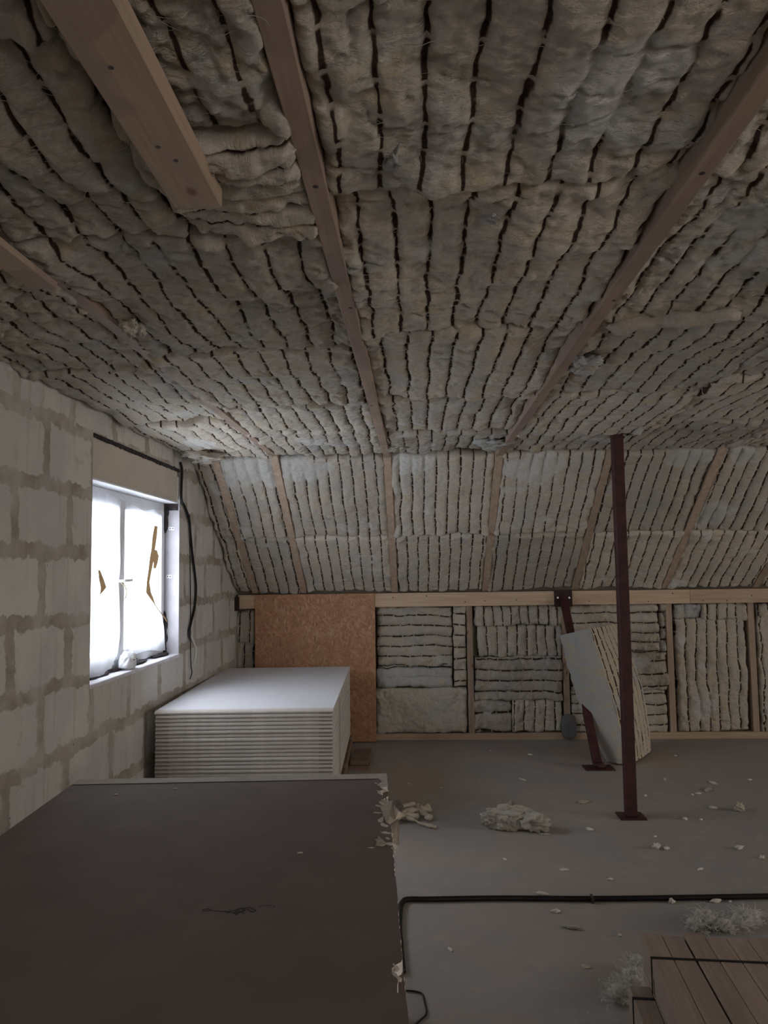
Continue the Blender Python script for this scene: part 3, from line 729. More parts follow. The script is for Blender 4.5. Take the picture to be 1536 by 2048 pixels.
# roof slope
SB = [(-1.572, JX[0] - 0.031)] + [(JX[k] + 0.031, JX[k + 1] - 0.031) for k in range(6)]
sbt = ['beside the block wall', 'in the second bay from the block wall', 'in the third bay from the block wall', 'in the fourth bay from the block wall', 'in the fifth bay from the block wall', 'in the sixth bay from the block wall', 'in the seventh bay from the block wall']
seam = 1.06
for i, (x0, x1) in enumerate(SB):
    for (s0, s1, lt) in ((0.0, seam, 'upper'), (seam, SL - 0.015, 'lower')):
        sd += 1
        tp = rr.uniform(-0.010, 0.012)
        bl_ = {(0, 'upper'): [(0.55, 0.05, 0.75, 0.30)], (1, 'upper'): [(0.12, 0.12, 0.30, 0.26)], (2, 'upper'): [(0.18, 0.05, 0.25, 0.12)], (3, 'upper'): [(0.25, 0.15, 0.34, 0.22)], (4, 'upper'): [(0.75, 0.08, 0.22, 0.12)], (5, 'upper'): [(0.15, 0.75, 0.24, 0.20), (0.2, 0.1, 0.2, 0.12)], (5, 'lower'): [(0.1, 0.92, 0.18, 0.1)]}.get((i, lt), [])
        batt('%s glass wool batt of the roof slope %s' % (lt, sbt[i]), slope_pt(s0 + 0.006 + (0.03 if lt == 'upper' else 0), x0 - 0.006, 0.004), (1, 0, 0), tuple(sld), x1 - x0 + 0.012, s1 - s0 - 0.008 - (0.03 if lt == 'upper' else 0), tuple(sln),
             seed=sd, bald=bl_, res=0.011, rough=0.024, groove=0.009, puff=0.008, off=rr.random(), group='glass wool batts of the roof slope', ragged=0.010, tilt=(rr.uniform(-0.006, 0.006), rr.uniform(-0.008, 0.008)), fibres=30)
batt('narrow brownish wool strip of the roof slope along the block wall', slope_pt(0.01, -1.790, 0.0), (1, 0, 0), tuple(sld), 0.158, SL - 0.03, tuple(sln), seed=777, res=0.010, rough=0.045, groove=0.012, puff=0.01, off=0.1, fibres=20)
# knee wall pieces, read off the photograph on the plane of the low wall
def knee(u0, v0, u1, v1, label, seed, stripe='v', **kw):
    a = on_plane(u0, v0, 1, YB); b = on_plane(u1, v1, 1, YB)
    z1 = min(a.z, ZK - 0.145); z0 = max(b.z, 0.07)
    kw.setdefault('wav', 0.24); kw.setdefault('rough', 0.042); kw.setdefault('groove', 0.018); kw.setdefault('puff', 0.016); kw.setdefault('fibres', 12)
    return batt(label, (a.x, YB - 0.004 + kw.pop('dy', 0.0), z0), (1, 0, 0), (0, 0, 1), b.x - a.x, z1 - z0, (0, -1, 0), stripe=stripe, seed=seed, res=0.009, group='glass wool pieces in the low wall', ragged=0.01, thick=0.09, **kw)
knee(474, 1222, 509, 1285, 'small upper wool piece in the corner left of the strand board', 200, off=0.2)
knee(474, 1286, 509, 1475, 'narrow lower wool piece in the corner left of the strand board', 201, off=0.7)
knee(753, 1210, 905, 1334, 'wool piece with level stripes just right of the strand board', 202, 'u', off=0.35, pitch=0.097)
knee(906, 1210, 934, 1372, 'narrow crumpled wool strip left of the first bare stud', 203, 'u', rough=0.05, off=0.1, pitch=0.11)
knee(753, 1336, 905, 1374, 'torn unmarked wool strip below the level-striped piece beside the strand board', 204, 'u', mat='grey_glass_wool', rough=0.04)
knee(753, 1376, 934, 1468, 'large plain wool piece at the floor right of the strand board', 205, 'u', pitch=0.33, off=0.0, rough=0.045, puff=0.0, groove=0.006, mat='plain_glass_wool')
knee(948, 1210, 1124, 1250, 'crumpled top wool piece right of the first bare stud', 206, 'v', rough=0.06, pitch=0.09)
knee(955, 1251, 1124, 1312, 'upright-striped middle wool piece right of the first bare stud', 207, 'v', off=0.6, pitch=0.097, rough=0.03)
knee(948, 1313, 1126, 1400, 'level-striped wool piece left of the slanted strut', 208, 'u', off=0.6, pitch=0.103)
knee(948, 1401, 1023, 1467, 'small plain wool piece at the floor right of the first bare stud', 209, 'u', pitch=0.17, off=0.4, rough=0.04)
knee(1024, 1401, 1126, 1470, 'upright-striped wool piece at the floor left of the slanted strut', 210, 'v', off=0.3)
knee(1141, 1206, 1318, 1305, 'level-striped wool piece above and behind the leaning batt', 211, 'u', off=0.5, pitch=0.098)
knee(1319, 1206, 1336, 1305, 'narrow crumpled wool strip left of the stud behind the post', 212, 'u', rough=0.04, pitch=0.13)
knee(1141, 1306, 1336, 1380, 'torn middle wool piece behind the tall steel post', 213, 'u', rough=0.055, pitch=0.12, off=0.2)
knee(1141, 1381, 1336, 1470, 'low level-striped wool piece behind the leaning batt', 214, 'u', off=0.8, rough=0.03)
knee(1349, 1204, 1402, 1236, 'small pale unmarked wool square under the beam right of the post', 215, 'v', mat='grey_glass_wool')
knee(1403, 1204, 1500, 1240, 'short striped wool strip under the beam at right', 216, 'v', off=0.1)
knee(1349, 1238, 1500, 1468, 'tall upright-striped wool piece in the last full bay at right', 217, 'v', off=0.55, rough=0.034, pitch=0.10)
knee(1514, 1204, 1690, 1232, 'top wool strip at the right edge of the photo', 218, 'v')
knee(1514, 1234, 1690, 1468, 'tall wool piece cut by the right edge of the photo', 219, 'v', off=0.2)

# torn tufts in the seams, each one lying against its batts
tf = random.Random(21)
def tuft(name, p, size, seed, label, cat, mat='plain_glass_wool', rot=0.0):
    m_ = MB()
    for k in range(9):
        m_.lump((p[0] + (tf.random() - .5) * size[0] * 1.5, p[1] + (tf.random() - .5) * size[1] * 1.5, p[2] + (tf.random() - .5) * size[2] * 0.8), tuple(s_ * (0.25 + 0.3 * tf.random()) for s_ in (size[0], size[1], size[2] * 1.6)), seed + k, 0.55, 1.9, 3, rot + k, crumple=0.8)
    return props(m_.build(name, mat, loc=p, smooth=True), label, cat)
q = on_plane(795, 895, 2, ZC - 0.02)
tuft('wool_tuft', (q.x, q.y, ZC - 0.015), (0.05, 0.12, 0.035), 3, 'pale torn wool tuft beside the second joist where the ceiling meets the slope', 'wool tuft')
q = on_plane(985, 890, 2, ZC - 0.02)
tuft('wool_tuft', (q.x, q.y, ZC - 0.015), (0.10, 0.20, 0.03), 8, 'greyish torn wool tuft beside the third joist where the ceiling meets the slope', 'wool tuft', 'grey_glass_wool')
q = on_plane(1170, 735, 2, ZC - 0.03)
tuft('wool_tuft', (q.x, q.y, ZC - 0.012), (0.07, 0.11, 0.022), 13, 'bulging grey wool tuft right of the third joist', 'wool tuft', 'grey_glass_wool')
q = on_plane(270, 655, 2, ZC - 0.03)
tuft('wool_tuft', (q.x, q.y, ZC - 0.03), (0.03, 0.05, 0.03), 18, 'small pale wool tuft on the first joist above the window', 'wool tuft')
q = on_plane(400, 900, 2, ZC - 0.03)
tuft('wool_tuft', (WX + 0.16, 5.75, ZC - 0.03), (0.11, 0.20, 0.04), 23, 'torn wool tuft above the right end of the shutter box', 'wool tuft')
# roll of wool along a seam, right of the third joist
a = on_plane(1215, 652, 2, ZC - 0.02); b = on_plane(1480, 628, 2, ZC - 0.02)
m_ = MB(); pts = []; rs = []
for k in range(13):
    s = k / 12; pts.append(a.lerp(b, s) + Vector((0, 0.01 * sin(k * 1.7), 0.006 * cos(k * 2.3)))); rs.append(0.030 + 0.006 * sin(k * 1.1) - (0.016 if k in (0, 12) else 0))
m_.tube(pts, rs, 14); props(m_.build('wool_roll', 'plain_glass_wool', loc=a, smooth=True), 'rolled wool edge hanging along a ceiling seam right of the third joist', 'wool roll')
# two hanging shreds
for (u, v, h_, lab) in ((785, 345, 0.05, 'white wool shred hanging from the ceiling seam near the second joist'), (975, 450, 0.07, 'white wool shred hanging in the middle of the nearest ceiling bays')):
    q = on_plane(u, v, 2, ZC - 0.05); m_ = MB(); r3 = random.Random(u)
    for k in range(4):
        p0 = Vector((q.x + (r3.random() - .5) * 0.02, q.y + 0.02 + (r3.random() - .5) * 0.02, ZC - 0.02)); pts = [p0]
        for s in range(6): pts.append(pts[-1] + Vector(((r3.random() - .3) * 0.010, -0.013 - 0.004 * k, -h_ / 7)))
        m_.tube(smooth_path(pts, 3), [0.011 * (1 - t_ / 19.0) * (0.7 + 0.6 * r3.random()) for t_ in range(19)], 7)
    props(m_.build('wool_shred', 'grey_glass_wool', loc=q, smooth=True), lab, 'wool shred')

# ================================================================== STEEL
pf = on_plane(1262, 1634, 2, 0.0)
post = empty('steel_post', (pf.x, pf.y, 0)); props(post, 'tall dark red steel post standing free on the floor', 'post')
child(MB().box(pf.x - 0.036, pf.x + 0.036, pf.y - 0.036, pf.y + 0.036, 0.012, ZC + 0.02, bev=0.004), 'shaft', 'oxide_steel', post)
child(MB().box(pf.x - 0.085, pf.x + 0.085, pf.y - 0.075, pf.y + 0.075, 0.0, 0.012, bev=0.002), 'base_plate', 'oxide_steel', post)
for dx in (-0.062, 0.062):
    child(MB().disc((pf.x + dx, pf.y - 0.05, 0.012), (0, 0, 1), 0.010, 0.012, 6), 'anchor_bolt', 'oxide_steel', post)
sf = on_plane(1197, 1537, 2, 0.0); tpp = on_plane(1126, 1196, 1, YF - 0.03)
st = empty('steel_strut', (sf.x, sf.y, 0)); props(st, 'slanted dark red steel strut from floor to beam, behind the leaning batt', 'strut')
child(MB().bar((sf.x, sf.y, 0.0), (tpp.x, YF - 0.045, tpp.z), 0.070, 0.055, (0, 1, 0.2), bev=0.003), 'shaft', 'oxide_steel', st)
child(MB().box(sf.x - 0.12, sf.x + 0.12, sf.y - 0.08, sf.y + 0.08, 0.0, 0.012, bev=0.002), 'base_plate', 'oxide_steel', st)
c0 = on_plane(1108, 1180, 1, YF - 0.01); c1 = on_plane(1145, 1213, 1, YF - 0.01)
tp_ = child(MB().box(c0.x, c1.x, YF - 0.012, YF - 0.001, c1.z, c0.z, bev=0.002), 'top_plate', 'dark_plate_steel', st)
for (u, v) in ((1115.5, 1195.5), (1138.5, 1195.5)):
    q = on_plane(u, v, 1, YF - 0.013); hh = MB().disc((q.x, YF - 0.012, q.z), (0, -1, 0), 0.011, 0.006, 6)
    mesh_obj('bolt', [Vector(x) - st.location for x in hh.v], hh.f, 'bolt_steel', tp_)
child(MB().lump((sf.x, sf.y - 0.02, 0.03), (0.05, 0.04, 0.025), 5, 0.5, 2.0, 3, flat=0.012), 'weld_lump', 'oxide_steel', st, True)
c0 = on_plane(473, 1194, 1, YF - 0.02); c1 = on_plane(481, 1222, 1, YF - 0.02)
props(MB().box(WX + 0.004, WX + 0.045, YF - 0.03, YF - 0.001, c1.z, c0.z, bev=0.002).build('beam_bracket', 'dark_plate_steel', loc=(WX + 0.02, YF - 0.02, c1.z)), 'dark steel bracket at the beam end in the wall corner', 'bracket')
# dark rounded blade standing against the bottom plate
q = on_plane(1138, 1455, 1, YB - 0.04); ol = []
for k in range(24):
    a = 2 * pi * k / 24; ol.append((0.076 * (abs(cos(a)) ** 0.7) * (1 if cos(a) > 0 else -1), 0.125 + 0.12 * (abs(sin(a)) ** 0.7) * (1 if sin(a) > 0 else -1)))
m_ = MB(); n = 24; vs = []
for (off_, sc_) in ((0.0, 1.0), (-0.012, 0.98), (-0.022, 0.8)): vs += [(q.x + x * sc_, YB - 0.030 + off_ - 0.06 * (0.25 - z) * 0.6, 0.003 + 0.125 + (z - 0.125) * sc_) for x, z in ol]
m_._add(vs, [tuple(range(n)), tuple(range(2 * n, 3 * n))[::-1]] + [(l * n + i, (l + 1) * n + i, (l + 1) * n + (i + 1) % n, l * n + (i + 1) % n) for l in range(2) for i in range(n)])
props(m_.build('grey_blade', 'grey_plastic', loc=(q.x, YB - 0.05, 0), smooth=True), 'dark grey rounded blade standing at the foot of the low wall', 'tool')

# ================================================================== LEANING BATT
def P_at(u, v, Y): return on_plane(u, v, 1, Y)
bl = on_plane(1213, 1522, 2, 0.012); bm_ = on_plane(1259, 1529, 2, 0.012); br_ = on_plane(1302, 1501, 2, 0.012)
tl = P_at(1119, 1271, 7.05); tm = P_at(1180, 1257, 6.98); tr_ = P_at(1233, 1247, 7.36)
br2 = on_plane(1309, 1478, 1, br_.y + 0.03)
# build as a curved slab: a loft of cross-sections from foot to head
def loft_batt():
    n = 46; mwid = 10; root = empty('leaning_batt', (bm_.x, bm_.y, 0)); props(root, 'thick glass wool batt leaning against the slanted steel strut', 'insulation batt')
    L0 = [bl, bl.lerp(bm_, 0.5), bm_, br_]
    fA = []; sA = []; uvs = []
    left_foot, mid_foot, right_foot = Vector(bl), Vector(bm_), Vector(br_)
    def edge(foot, head, s, bow):
        p = foot.lerp(head, s); p.x += bow * sin(pi * s); return p
    nu1, nu2 = 16, 34
    vs1 = []; vs2 = []; uv2 = []; vsb = []
    for j in range(n + 1):
        s = j / n
        a = edge(left_foot, tl, s, -0.030 - 0.04 * (1 - s)); b = edge(mid_foot, tm, s, 0.015); c = edge(right_foot, tr_, s, 0.075)
        zz = (1 - s) ** 6
        for i in range(nu1 + 1):
            t_ = i / nu1; p = a.lerp(b, t_)
            nz = mnoise.fractal(Vector((t_ * 2, s * 6, 1)), 1, 2, 4)
            p += Vector((-0.5, -0.85, 0)) * (0.03 * sin(pi * t_) + 0.014 * nz * (0.35 + (1 - abs(2 * t_ - 1))) )
            if i == 0: p.x += 0.018 * mnoise.fractal(Vector((s * 14, 3, 0)), 1, 2, 4)
            vs1.append(p)
        for i in range(nu2 + 1):
            t_ = i / nu2; p = b.lerp(c, t_)
            S = t_ * 7.0 + 0.1 * mnoise.noise(Vector((s * 5, t_ * 3, 4))); d = abs((S % 1) - 0.5)
            nz = mnoise.fractal(Vector((t_ * 4 + 5, s * 9, 2)), 1, 2, 4)
            p += Vector((0.75, -0.65, 0)) * (0.018 * sin(pi * t_) - 0.010 * math.exp(-(d / 0.1) ** 2) + 0.010 * nz)
            vs2.append(p); uv2.append((S, s * 11))
        vsb.append((a, c))
    def grid(vs, nu, flip=False):
        f = []
        for j in range(n):
            for i in range(nu):
                k = j * (nu + 1) + i; q_ = (k, k + 1, k + nu + 2, k + nu + 1); f.append(q_)
        return f
    loc = root.location
    # plain front face with a skin of thickness
    o1 = mesh_obj('cut_side', [v - loc for v in vs1], grid(vs1, nu1), 'grey_glass_wool', root, smooth=True); o1['label'] = 'plain bluish-grey cut side'
    # striped face, far side, head and foot closed
    k0 = len(vs2); allv = list(vs2); f2 = grid(vs2, nu2); uvx = list(uv2)
    backs = []
    for j in range(n + 1):
        a, c = vsb[j]; bk = Vector((a.x + (c.x - (vs1[j * (nu1 + 1) + nu1]).x), a.y + (c.y - vs1[j * (nu1 + 1) + nu1].y), max(0.012, a.z + (c.z - vs1[j * (nu1 + 1) + nu1].z))))
        bk.y = min(bk.y, YB - 0.06)
        backs.append(bk)
    for j in range(n + 1):
        allv += [vs2[j * (nu2 + 1) + nu2], backs[j], vs1[j * (nu1 + 1)]]; uvx += [(0, 0)] * 3
    for j in range(n):
        k = k0 + 3 * j
        f2 += [(k, k + 1, k + 4, k + 3), (k + 1, k + 2, k + 5, k + 4)]
    for j in (0, n):
        ring = [v for v in vs1[j * (nu1 + 1):(j + 1) * (nu1 + 1)]] + [v for v in vs2[j * (nu2 + 1):(j + 1) * (nu2 + 1)]] + [backs[j]]
        kk = len(allv); cen = sum(ring, Vector()) / len(ring); allv += ring + [cen]; uvx += [(0, 0)] * (len(ring) + 1)
        for i in range(len(ring)): f2.append((kk + i, kk + (i + 1) % len(ring), kk + len(ring)))
    o2 = mesh_obj('striped_body', [Vector(v) - loc for v in allv], f2, 'fine_striped_glass_wool', root, smooth=True, uv=uvx)
    return root
loft_batt()

# ================================================================== BOARD STACKS
def pallet(x0, x1, y0, y1, h, rz, label, origin):
    r = empty('pallet', origin, rz); props(r, label, 'pallet', 'pallets under the board stacks')
    for k in range(5):
        yy = y0 + (y1 - y0 - 0.1) * k / 4
        mesh_obj('deck_board', *MBv(MB().box(x0, x1, yy, yy + 0.1, h - 0.022, h - 0.001, bev=0.002)), 'pallet_timber', r)
    for xx in (x0, (x0 + x1) / 2 - 0.045, x1 - 0.09):
        mesh_obj('bearer', *MBv(MB().box(xx, xx + 0.09, y0, y1, 0.001, h - 0.023, bev=0.002)), 'pallet_timber', r)
    return r
def MBv(mb): return mb.v, mb.f
# back stack
Z0b, Zb = 0.135, 0.76
A_ = on_plane(309, 1424, 2, Zb); B_ = on_plane(665, 1417, 2, Zb)
rzb = math.atan2(B_.y - A_.y, B_.x - A_.x) * 0.5; Wb = (B_ - A_).length; Lb = 2.25
ctr = Vector(((A_.x + B_.x) / 2, (A_.y + B_.y) / 2 , 0))
nb = 25; tb = (Zb - Z0b) / nb
TIN = 0.006
def board_mesh(w, l, t, seed, top_mat, edge_mat, chip=0.0):
    """a pair-thick plasterboard: paper folded round the long front edge, gypsum at the cut side"""
    r = random.Random(seed); m_ = MB()
    # profile along y at the front: rounded wrap
    prof = [(0.006, 0.0), (0.0, t * 0.22), (0.0, t * 0.55), (0.010, t - 0.0012), (0.06, t - 0.0004), (l, t - 0.0004), (l, 0.0)]
    n = len(prof); vs = [(-w / 2, y, z) for y, z in prof] + [(w / 2, y, z) for y, z in prof]
    fs = [tuple(range(n)), tuple(range(n, 2 * n))[::-1]] + [(i + 1, i, i + n, i + 1 + n) for i in range(n - 1)] + [(0, n - 1, 2 * n - 1, n)]
    m_._add(vs, fs); mi = [1, 1] + [1, 1, 1, 1 if top_mat else 1, 0, 1] + [0]
    m_.m = [2, 2, 1, 1, 1, 1, 0, 1, 0]
    return m_
stack_src = None
ORD = ['topmost', 'second', 'third', 'fourth', 'fifth', 'sixth', 'seventh', 'eighth', 'ninth', 'tenth', 'eleventh', 'twelfth', 'thirteenth', 'fourteenth', 'fifteenth', 'sixteenth', 'seventeenth', 'eighteenth', 'nineteenth', 'twentieth', 'twenty-first', 'twenty-second', 'twenty-third', 'twenty-fourth', 'twenty-fifth', 'twenty-sixth', 'twenty-seventh', 'twenty-eighth', 'twenty-ninth']
bstack_label = 'grey-edged plasterboard in the middle of the pale stack by the strand board'
for k in range(nb):
    top = k == nb - 1
    if top or stack_src is None:
        mb = board_mesh(Wb + (0.012 if top else 0), Lb, tb, k, True, True)
        o = mesh_obj('plasterboard', mb.v, mb.f, ['board_face_paper', 'board_edge_paper', 'gypsum'], face_mats=mb.m)
        if not top: stack_src = o
        tapes = []
        for sx in (-1, 1):   # recessed gap marks at both ends of the wrapped edge
            tt = MB().box(sx * (Wb / 2 - 0.045) - 0.043, sx * (Wb / 2 - 0.045) + 0.043, -0.0005, 0.004, 0.0002, tb * 0.20)
            mesh_obj('edge_notch', tt.v, tt.f, 'brown_paper', o)
    else:
        o = stack_src.copy(); COL.objects.link(o)
        for ch in stack_src.children:
            c2 = ch.copy(); COL.objects.link(c2); c2.parent = o
    j = random.Random(k * 3 + 1)
    o.location = (ctr.x + (j.random() - .5) * 0.004, ctr.y + (j.random() - .5) * 0.005, Z0b + k * tb); o.rotation_euler = (0, 0, rzb)
    lab = '%s plasterboard from the top of the pale stack by the strand board' % ORD[nb - 1 - k]
    if top: lab = 'topmost plasterboard of the pale stack, its white face lit by the window'
    elif k == nb - 2: lab = 'second plasterboard from the top of the pale stack'
    elif k == 0: lab = 'lowest plasterboard of the pale stack, on the pallet'
    props(o, lab, 'plasterboard', 'plasterboards stacked by the strand board')
rz_ = rzb; cz, sz = cos(rz_), sin(rz_)
pb = pallet(-Wb / 2 + 0.02, Wb / 2 + 0.02, 0.03, Lb - 0.05, Z0b, rzb, 'dark timber pallet under the pale plasterboard stack', (ctr.x, ctr.y, 0))
# packing strap on the open side of the stack + scribble
q0 = Lb * 0.30
m_ = MB().box(Wb / 2 + 0.003, Wb / 2 + 0.0045, q0, q0 + 0.012, Z0b, Zb - 0.03)
o = mesh_obj('packing_strap', *MBv(m_), 'brown_paper', None, (ctr.x, ctr.y, 0), rzb); props(o, 'thin grey strap line down the side of the pale stack', 'strap')
# timber scrap beside the pallet
q = on_plane(722, 1522, 2, 0.07)
m_ = MB().box(q.x - 0.09, q.x + 0.06, q.y, q.y + 0.5, 0.035, 0.06, bev=0.002).box(q.x - 0.10, q.x + 0.07, q.y - 0.02, q.y + 0.09, 0.0, 0.033, bev=0.002)
props(m_.build('timber_offcut', 'pallet_timber', loc=(q.x, q.y, 0)), 'dark timber offcuts on the floor right of the pale stack', 'timber offcut')

# front stack
Zf = 0.86; C1 = on_plane(150, 1562, 2, Zf); C2 = on_plane(773, 1546, 2, Zf)
rzf = radians(3.6); Wf = 1.20; Lf = 2.05
cf = Vector((C2.x, C2.y, 0))       # origin: far right corner; local x to the right, local y away
nf = 29; Z0f = 0.135; tfk = (Zf - Z0f) / nf
def jag_outline(seed, amp, chips):
    """board outline in local metres, origin at the far right corner"""
    r = random.Random(seed); pts = [(-Wf, 0.0), (-Wf, -Lf), (0.0, -Lf)]
    y = -Lf
    while y < -0.01:
        y += 0.006 + 0.010 * r.random(); x = 0.0 - amp * abs(mnoise.noise(Vector((y * 30, seed, 4)))) * 1.5
        for (c0_, c1_, dep) in chips:
            if c0_ < y < c1_: x -= dep * max(0.15, 0.75 + 1.1 * mnoise.noise(Vector((y * 17, seed, 0)))) * min(1, (y - c0_) / 0.02, (c1_ - y) / 0.02)
        if y < -0.004: pts.append((x, y))
    pts.append((0.0, 0.0)); return pts
for k in range(nf):
    top = k == nf - 1
    chips = [(-0.62, -0.16, 0.030), (-1.60, -1.46, 0.02)] if top else ([(-0.42, -0.22, 0.012)] if k >= nf - 3 else [])
    xo = 0.0 if top else 0.0 + 0.0008 * (nf - 1 - k) + (random.Random(k).random() - .5) * 0.003
    if top or k >= nf - 3 or k == 0:
        ol = jag_outline(k, 0.004 if top else 0.002, chips)
        m_ = MB(); n = len(ol)
        vs = [(x, y, 0.0) for x, y in ol] + [(x, y if y < -0.001 else y, tfk - 0.0006) for x, y in ol]
        # tapered far edge
        for i in range(n, 2 * n):
            if abs(vs[i][1]) < 1e-6: vs[i] = (vs[i][0], -0.006, tfk - 0.003)
        m_.v = vs; m_.f = [tuple(range(n))[::-1], tuple(range(n, 2 * n))] + [(i, (i + 1) % n, n + (i + 1) % n, n + i) for i in range(n)]
        mm = []
        for i in range(n):
            (xa, ya), (xb_, yb_) = ol[i], ol[(i + 1) % n]
            mm.append(2 if (xa > -0.5 and xb_ > -0.5 and ya > -Lf + 1e-6 or xb_ > -0.5 and yb_ > -Lf and xa > -.5) else 1)
        m_.m = [0, 0] + mm
        o = mesh_obj('plasterboard', m_.v, m_.f, ['board_back_paper', 'board_edge_paper', 'gypsum'], face_mats=m_.m)
        if k == 0: fsrc = o
    else:
        o = fsrc.copy(); COL.objects.link(o)
    o.location = (cf.x + xo * cos(rzf), cf.y + xo * sin(rzf), Z0f + k * tfk); o.rotation_euler = (0, 0, rzf)
    lab = '%s plasterboard from the top of the big brown foreground stack' % ORD[nf - 1 - k]
    if top:
        lab = 'topmost plasterboard of the foreground stack, brown face up, right edge broken'; top_board = o
    elif k == nf - 2: lab = 'second plasterboard of the foreground stack, showing at the broken corner'
    elif k == 0: lab = 'lowest plasterboard of the foreground stack, on its pallet'
    props(o, lab, 'plasterboard', 'plasterboards stacked in the foreground')
pallet(-Wf + 0.02, -0.0, -Lf + 0.05, -0.04, Z0f, rzf, 'timber pallet under the foreground plasterboard stack', (cf.x, cf.y, 0))
# light taper strip of the far edge, gypsum crumbs, torn paper, scribble: parts of the top board
def loc_of(u, v, z=Zf):
    q = on_plane(u, v, 2, z) - Vector((cf.x, cf.y, 0)); return Vector((q.x * cos(rzf) + q.y * sin(rzf), -q.x * sin(rzf) + q.y * cos(rzf), z - (Z0f + (nf - 1) * tfk)))
zt = tfk - 0.0006
m_ = MB().box(-Wf + 0.002, -0.03, -0.075, -0.006, zt - 0.0004, zt + 0.0004)
mesh_obj('tapered_edge', *MBv(m_), 'board_edge_paper', top_board)['label'] = 'paler tapered edge strip'
mesh_obj('corner_patch', [(x, y, z) for z in (zt, zt + 0.001) for x, y in ((-0.032, -0.006), (0.0, -0.008), (0.001, -0.19), (-0.02, -0.20), (-0.040, -0.165), (-0.018, -0.12), (-0.038, -0.06))],
         [tuple(range(7))[::-1], tuple(range(7, 14))] + [(i, (i + 1) % 7, 7 + (i + 1) % 7, 7 + i) for i in range(7)], 'board_edge_paper', top_board)
m_ = MB(); r5 = random.Random(5)
for (u, v, s) in ((752, 1566, 1.0), (757, 1582, 1.0), (770, 1578, .7), (768, 1600, 1.0), (757, 1612, 1.2), (755, 1625, 1.1), (760, 1640, 1.2), (768, 1650, 1.4), (772, 1665, 1.3), (775, 1676, 1.0), (780, 1688, 1.3), (786, 1697, 1.0), (756, 1680, 1.2), (790, 1930, .8), (786, 1945, .8), (795, 1952, .7), (780, 1965, .5), (762, 1662, 0.8)):
    q = loc_of(u, v); m_.lump((min(q.x, 0.004), q.y, zt - 0.004), (0.007 * s, 0.017 * s, 0.005 * s), u + v, 0.45, 1.2, 3, 0.4 * r5.random() * 3)
mesh_obj('gypsum_crumb', m_.v, m_.f, 'gypsum', top_board)['kind'] = 'stuff'
def flap(pts, mat, name, parent, nseg=1):
    n = len(pts); th = 0.0015; vs = [Vector(p) for p in pts] + [Vector(p) + Vector((0, 0, -th)) for p in pts]
    return mesh_obj(name, vs, [tuple(range(n)), tuple(range(n, 2 * n))[::-1]] + [((i + 1) % n, i, n + i, n + (i + 1) % n) for i in range(n)], mat, parent)
def L3(u, v, dz): q = loc_of(u, v, Zf + dz); return q
flap([L3(760, 1612, 0.004), L3(785, 1600, 0.02), L3(800, 1606, 0.024), L3(797, 1622, 0.016), L3(806, 1630, 0.0), L3(790, 1640, -0.004), L3(775, 1650, -0.002)], 'torn_paper', 'torn_paper', top_board)
flap([L3(775, 1598, 0.012), L3(800, 1600, 0.03), L3(807, 1612, 0.03), L3(803, 1624, 0.018), L3(790, 1612, 0.02)], 'brown_paper', 'torn_paper', top_board)
flap([L3(772, 1640, -0.01), L3(797, 1632, -0.012), L3(799, 1690, -0.02), L3(782, 1690, -0.012)], 'torn_paper', 'torn_paper', top_board)
flap([L3(751, 1690, 0.0025), L3(757, 1671, 0.006), L3(768, 1682, 0.004), L3(775, 1686, 0.003), L3(765, 1692, 0.0025)], 'torn_paper', 'torn_paper', top_board)
# marker scribble
r6 = random.Random(9); m_ = MB()
def scr(pts, w):
    for (a, b) in zip(pts[:-1], pts[1:]):
        pa = loc_of(*a); pb_ = loc_of(*b); pa.z = pb_.z = zt + 0.0004; m_.bar(pa, pb_, w, 0.0006, (0, 0, 1))
scr([(404, 1820), (412, 1822), (424, 1820), (416, 1817), (406, 1819)], 0.003)
scr([(426, 1821), (440, 1822), (458, 1823), (470, 1820), (482, 1816), (490, 1821), (480, 1824), (468, 1826), (478, 1818), (500, 1814), (512, 1821), (505, 1824), (494, 1818)], 0.0035)
scr([(452, 1826), (462, 1824), (474, 1829), (480, 1822), (488, 1827)], 0.0025)
scr([(518, 1813), (530, 1811), (545, 1810), (550, 1815)], 0.0012)
mesh_obj('marker_scribble', m_.v, m_.f, 'marker_ink', top_board)
m_ = MB()
for (u, v) in ((232, 1588), (350, 1577), (742, 1695), (600, 1705)):
    q = loc_of(u, v); m_.lump((q.x, q.y, zt), (0.008, 0.005, 0.0015), u, 0.6, 2, 2)
mesh_obj('dust_speck', m_.v, m_.f, 'gypsum', top_board)['kind'] = 'stuff'

# ================================================================== BATTEN BUNDLE, lower right
Zt = 0.30
E0 = on_plane(1281, 1866, 2, Zt); E1 = on_plane(1362, 2048, 2, Zt)
dirb = Vector((E0.x - E1.x, E0.y - E1.y, 0)).normalized(); rzt = math.atan2(-dirb.x, dirb.y)
bw, bh = 0.072, 0.058; Lt = 2.4
org = Vector((E0.x, E0.y, 0))
def bundle_piece(ix, z, length, y_off, x_off=0.0, label='', grp='', w=bw):
    j = random.Random(int(ix * 31 + z * 100)); x0 = ix * (bw + 0.0015) + x_off
    m_ = MB().box(0, w, -length, 0, 0, bh, bev=0.0025)
    c_, s_ = cos(rzt), sin(rzt); px, py = x0, y_off
    o = mesh_obj('batten', m_.v, m_.f, 'batten_timber', None, (org.x + px * c_ - py * s_, org.y + px * s_ + py * c_, z), rzt)
    return props(o, label, 'batten', grp)
bn = ['first', 'second', 'third', 'fourth', 'fifth', 'sixth', 'seventh', 'eighth']
for i in range(8):
    bundle_piece(i, Zt - bh, Lt, (random.Random(i).random() - 0.5) * 0.03 if i else 0, 0.006 if i >= 2 else 0.0,
                 '%s batten from the left in the top layer of the strapped bundle' % bn[i], 'battens of the strapped bundle')
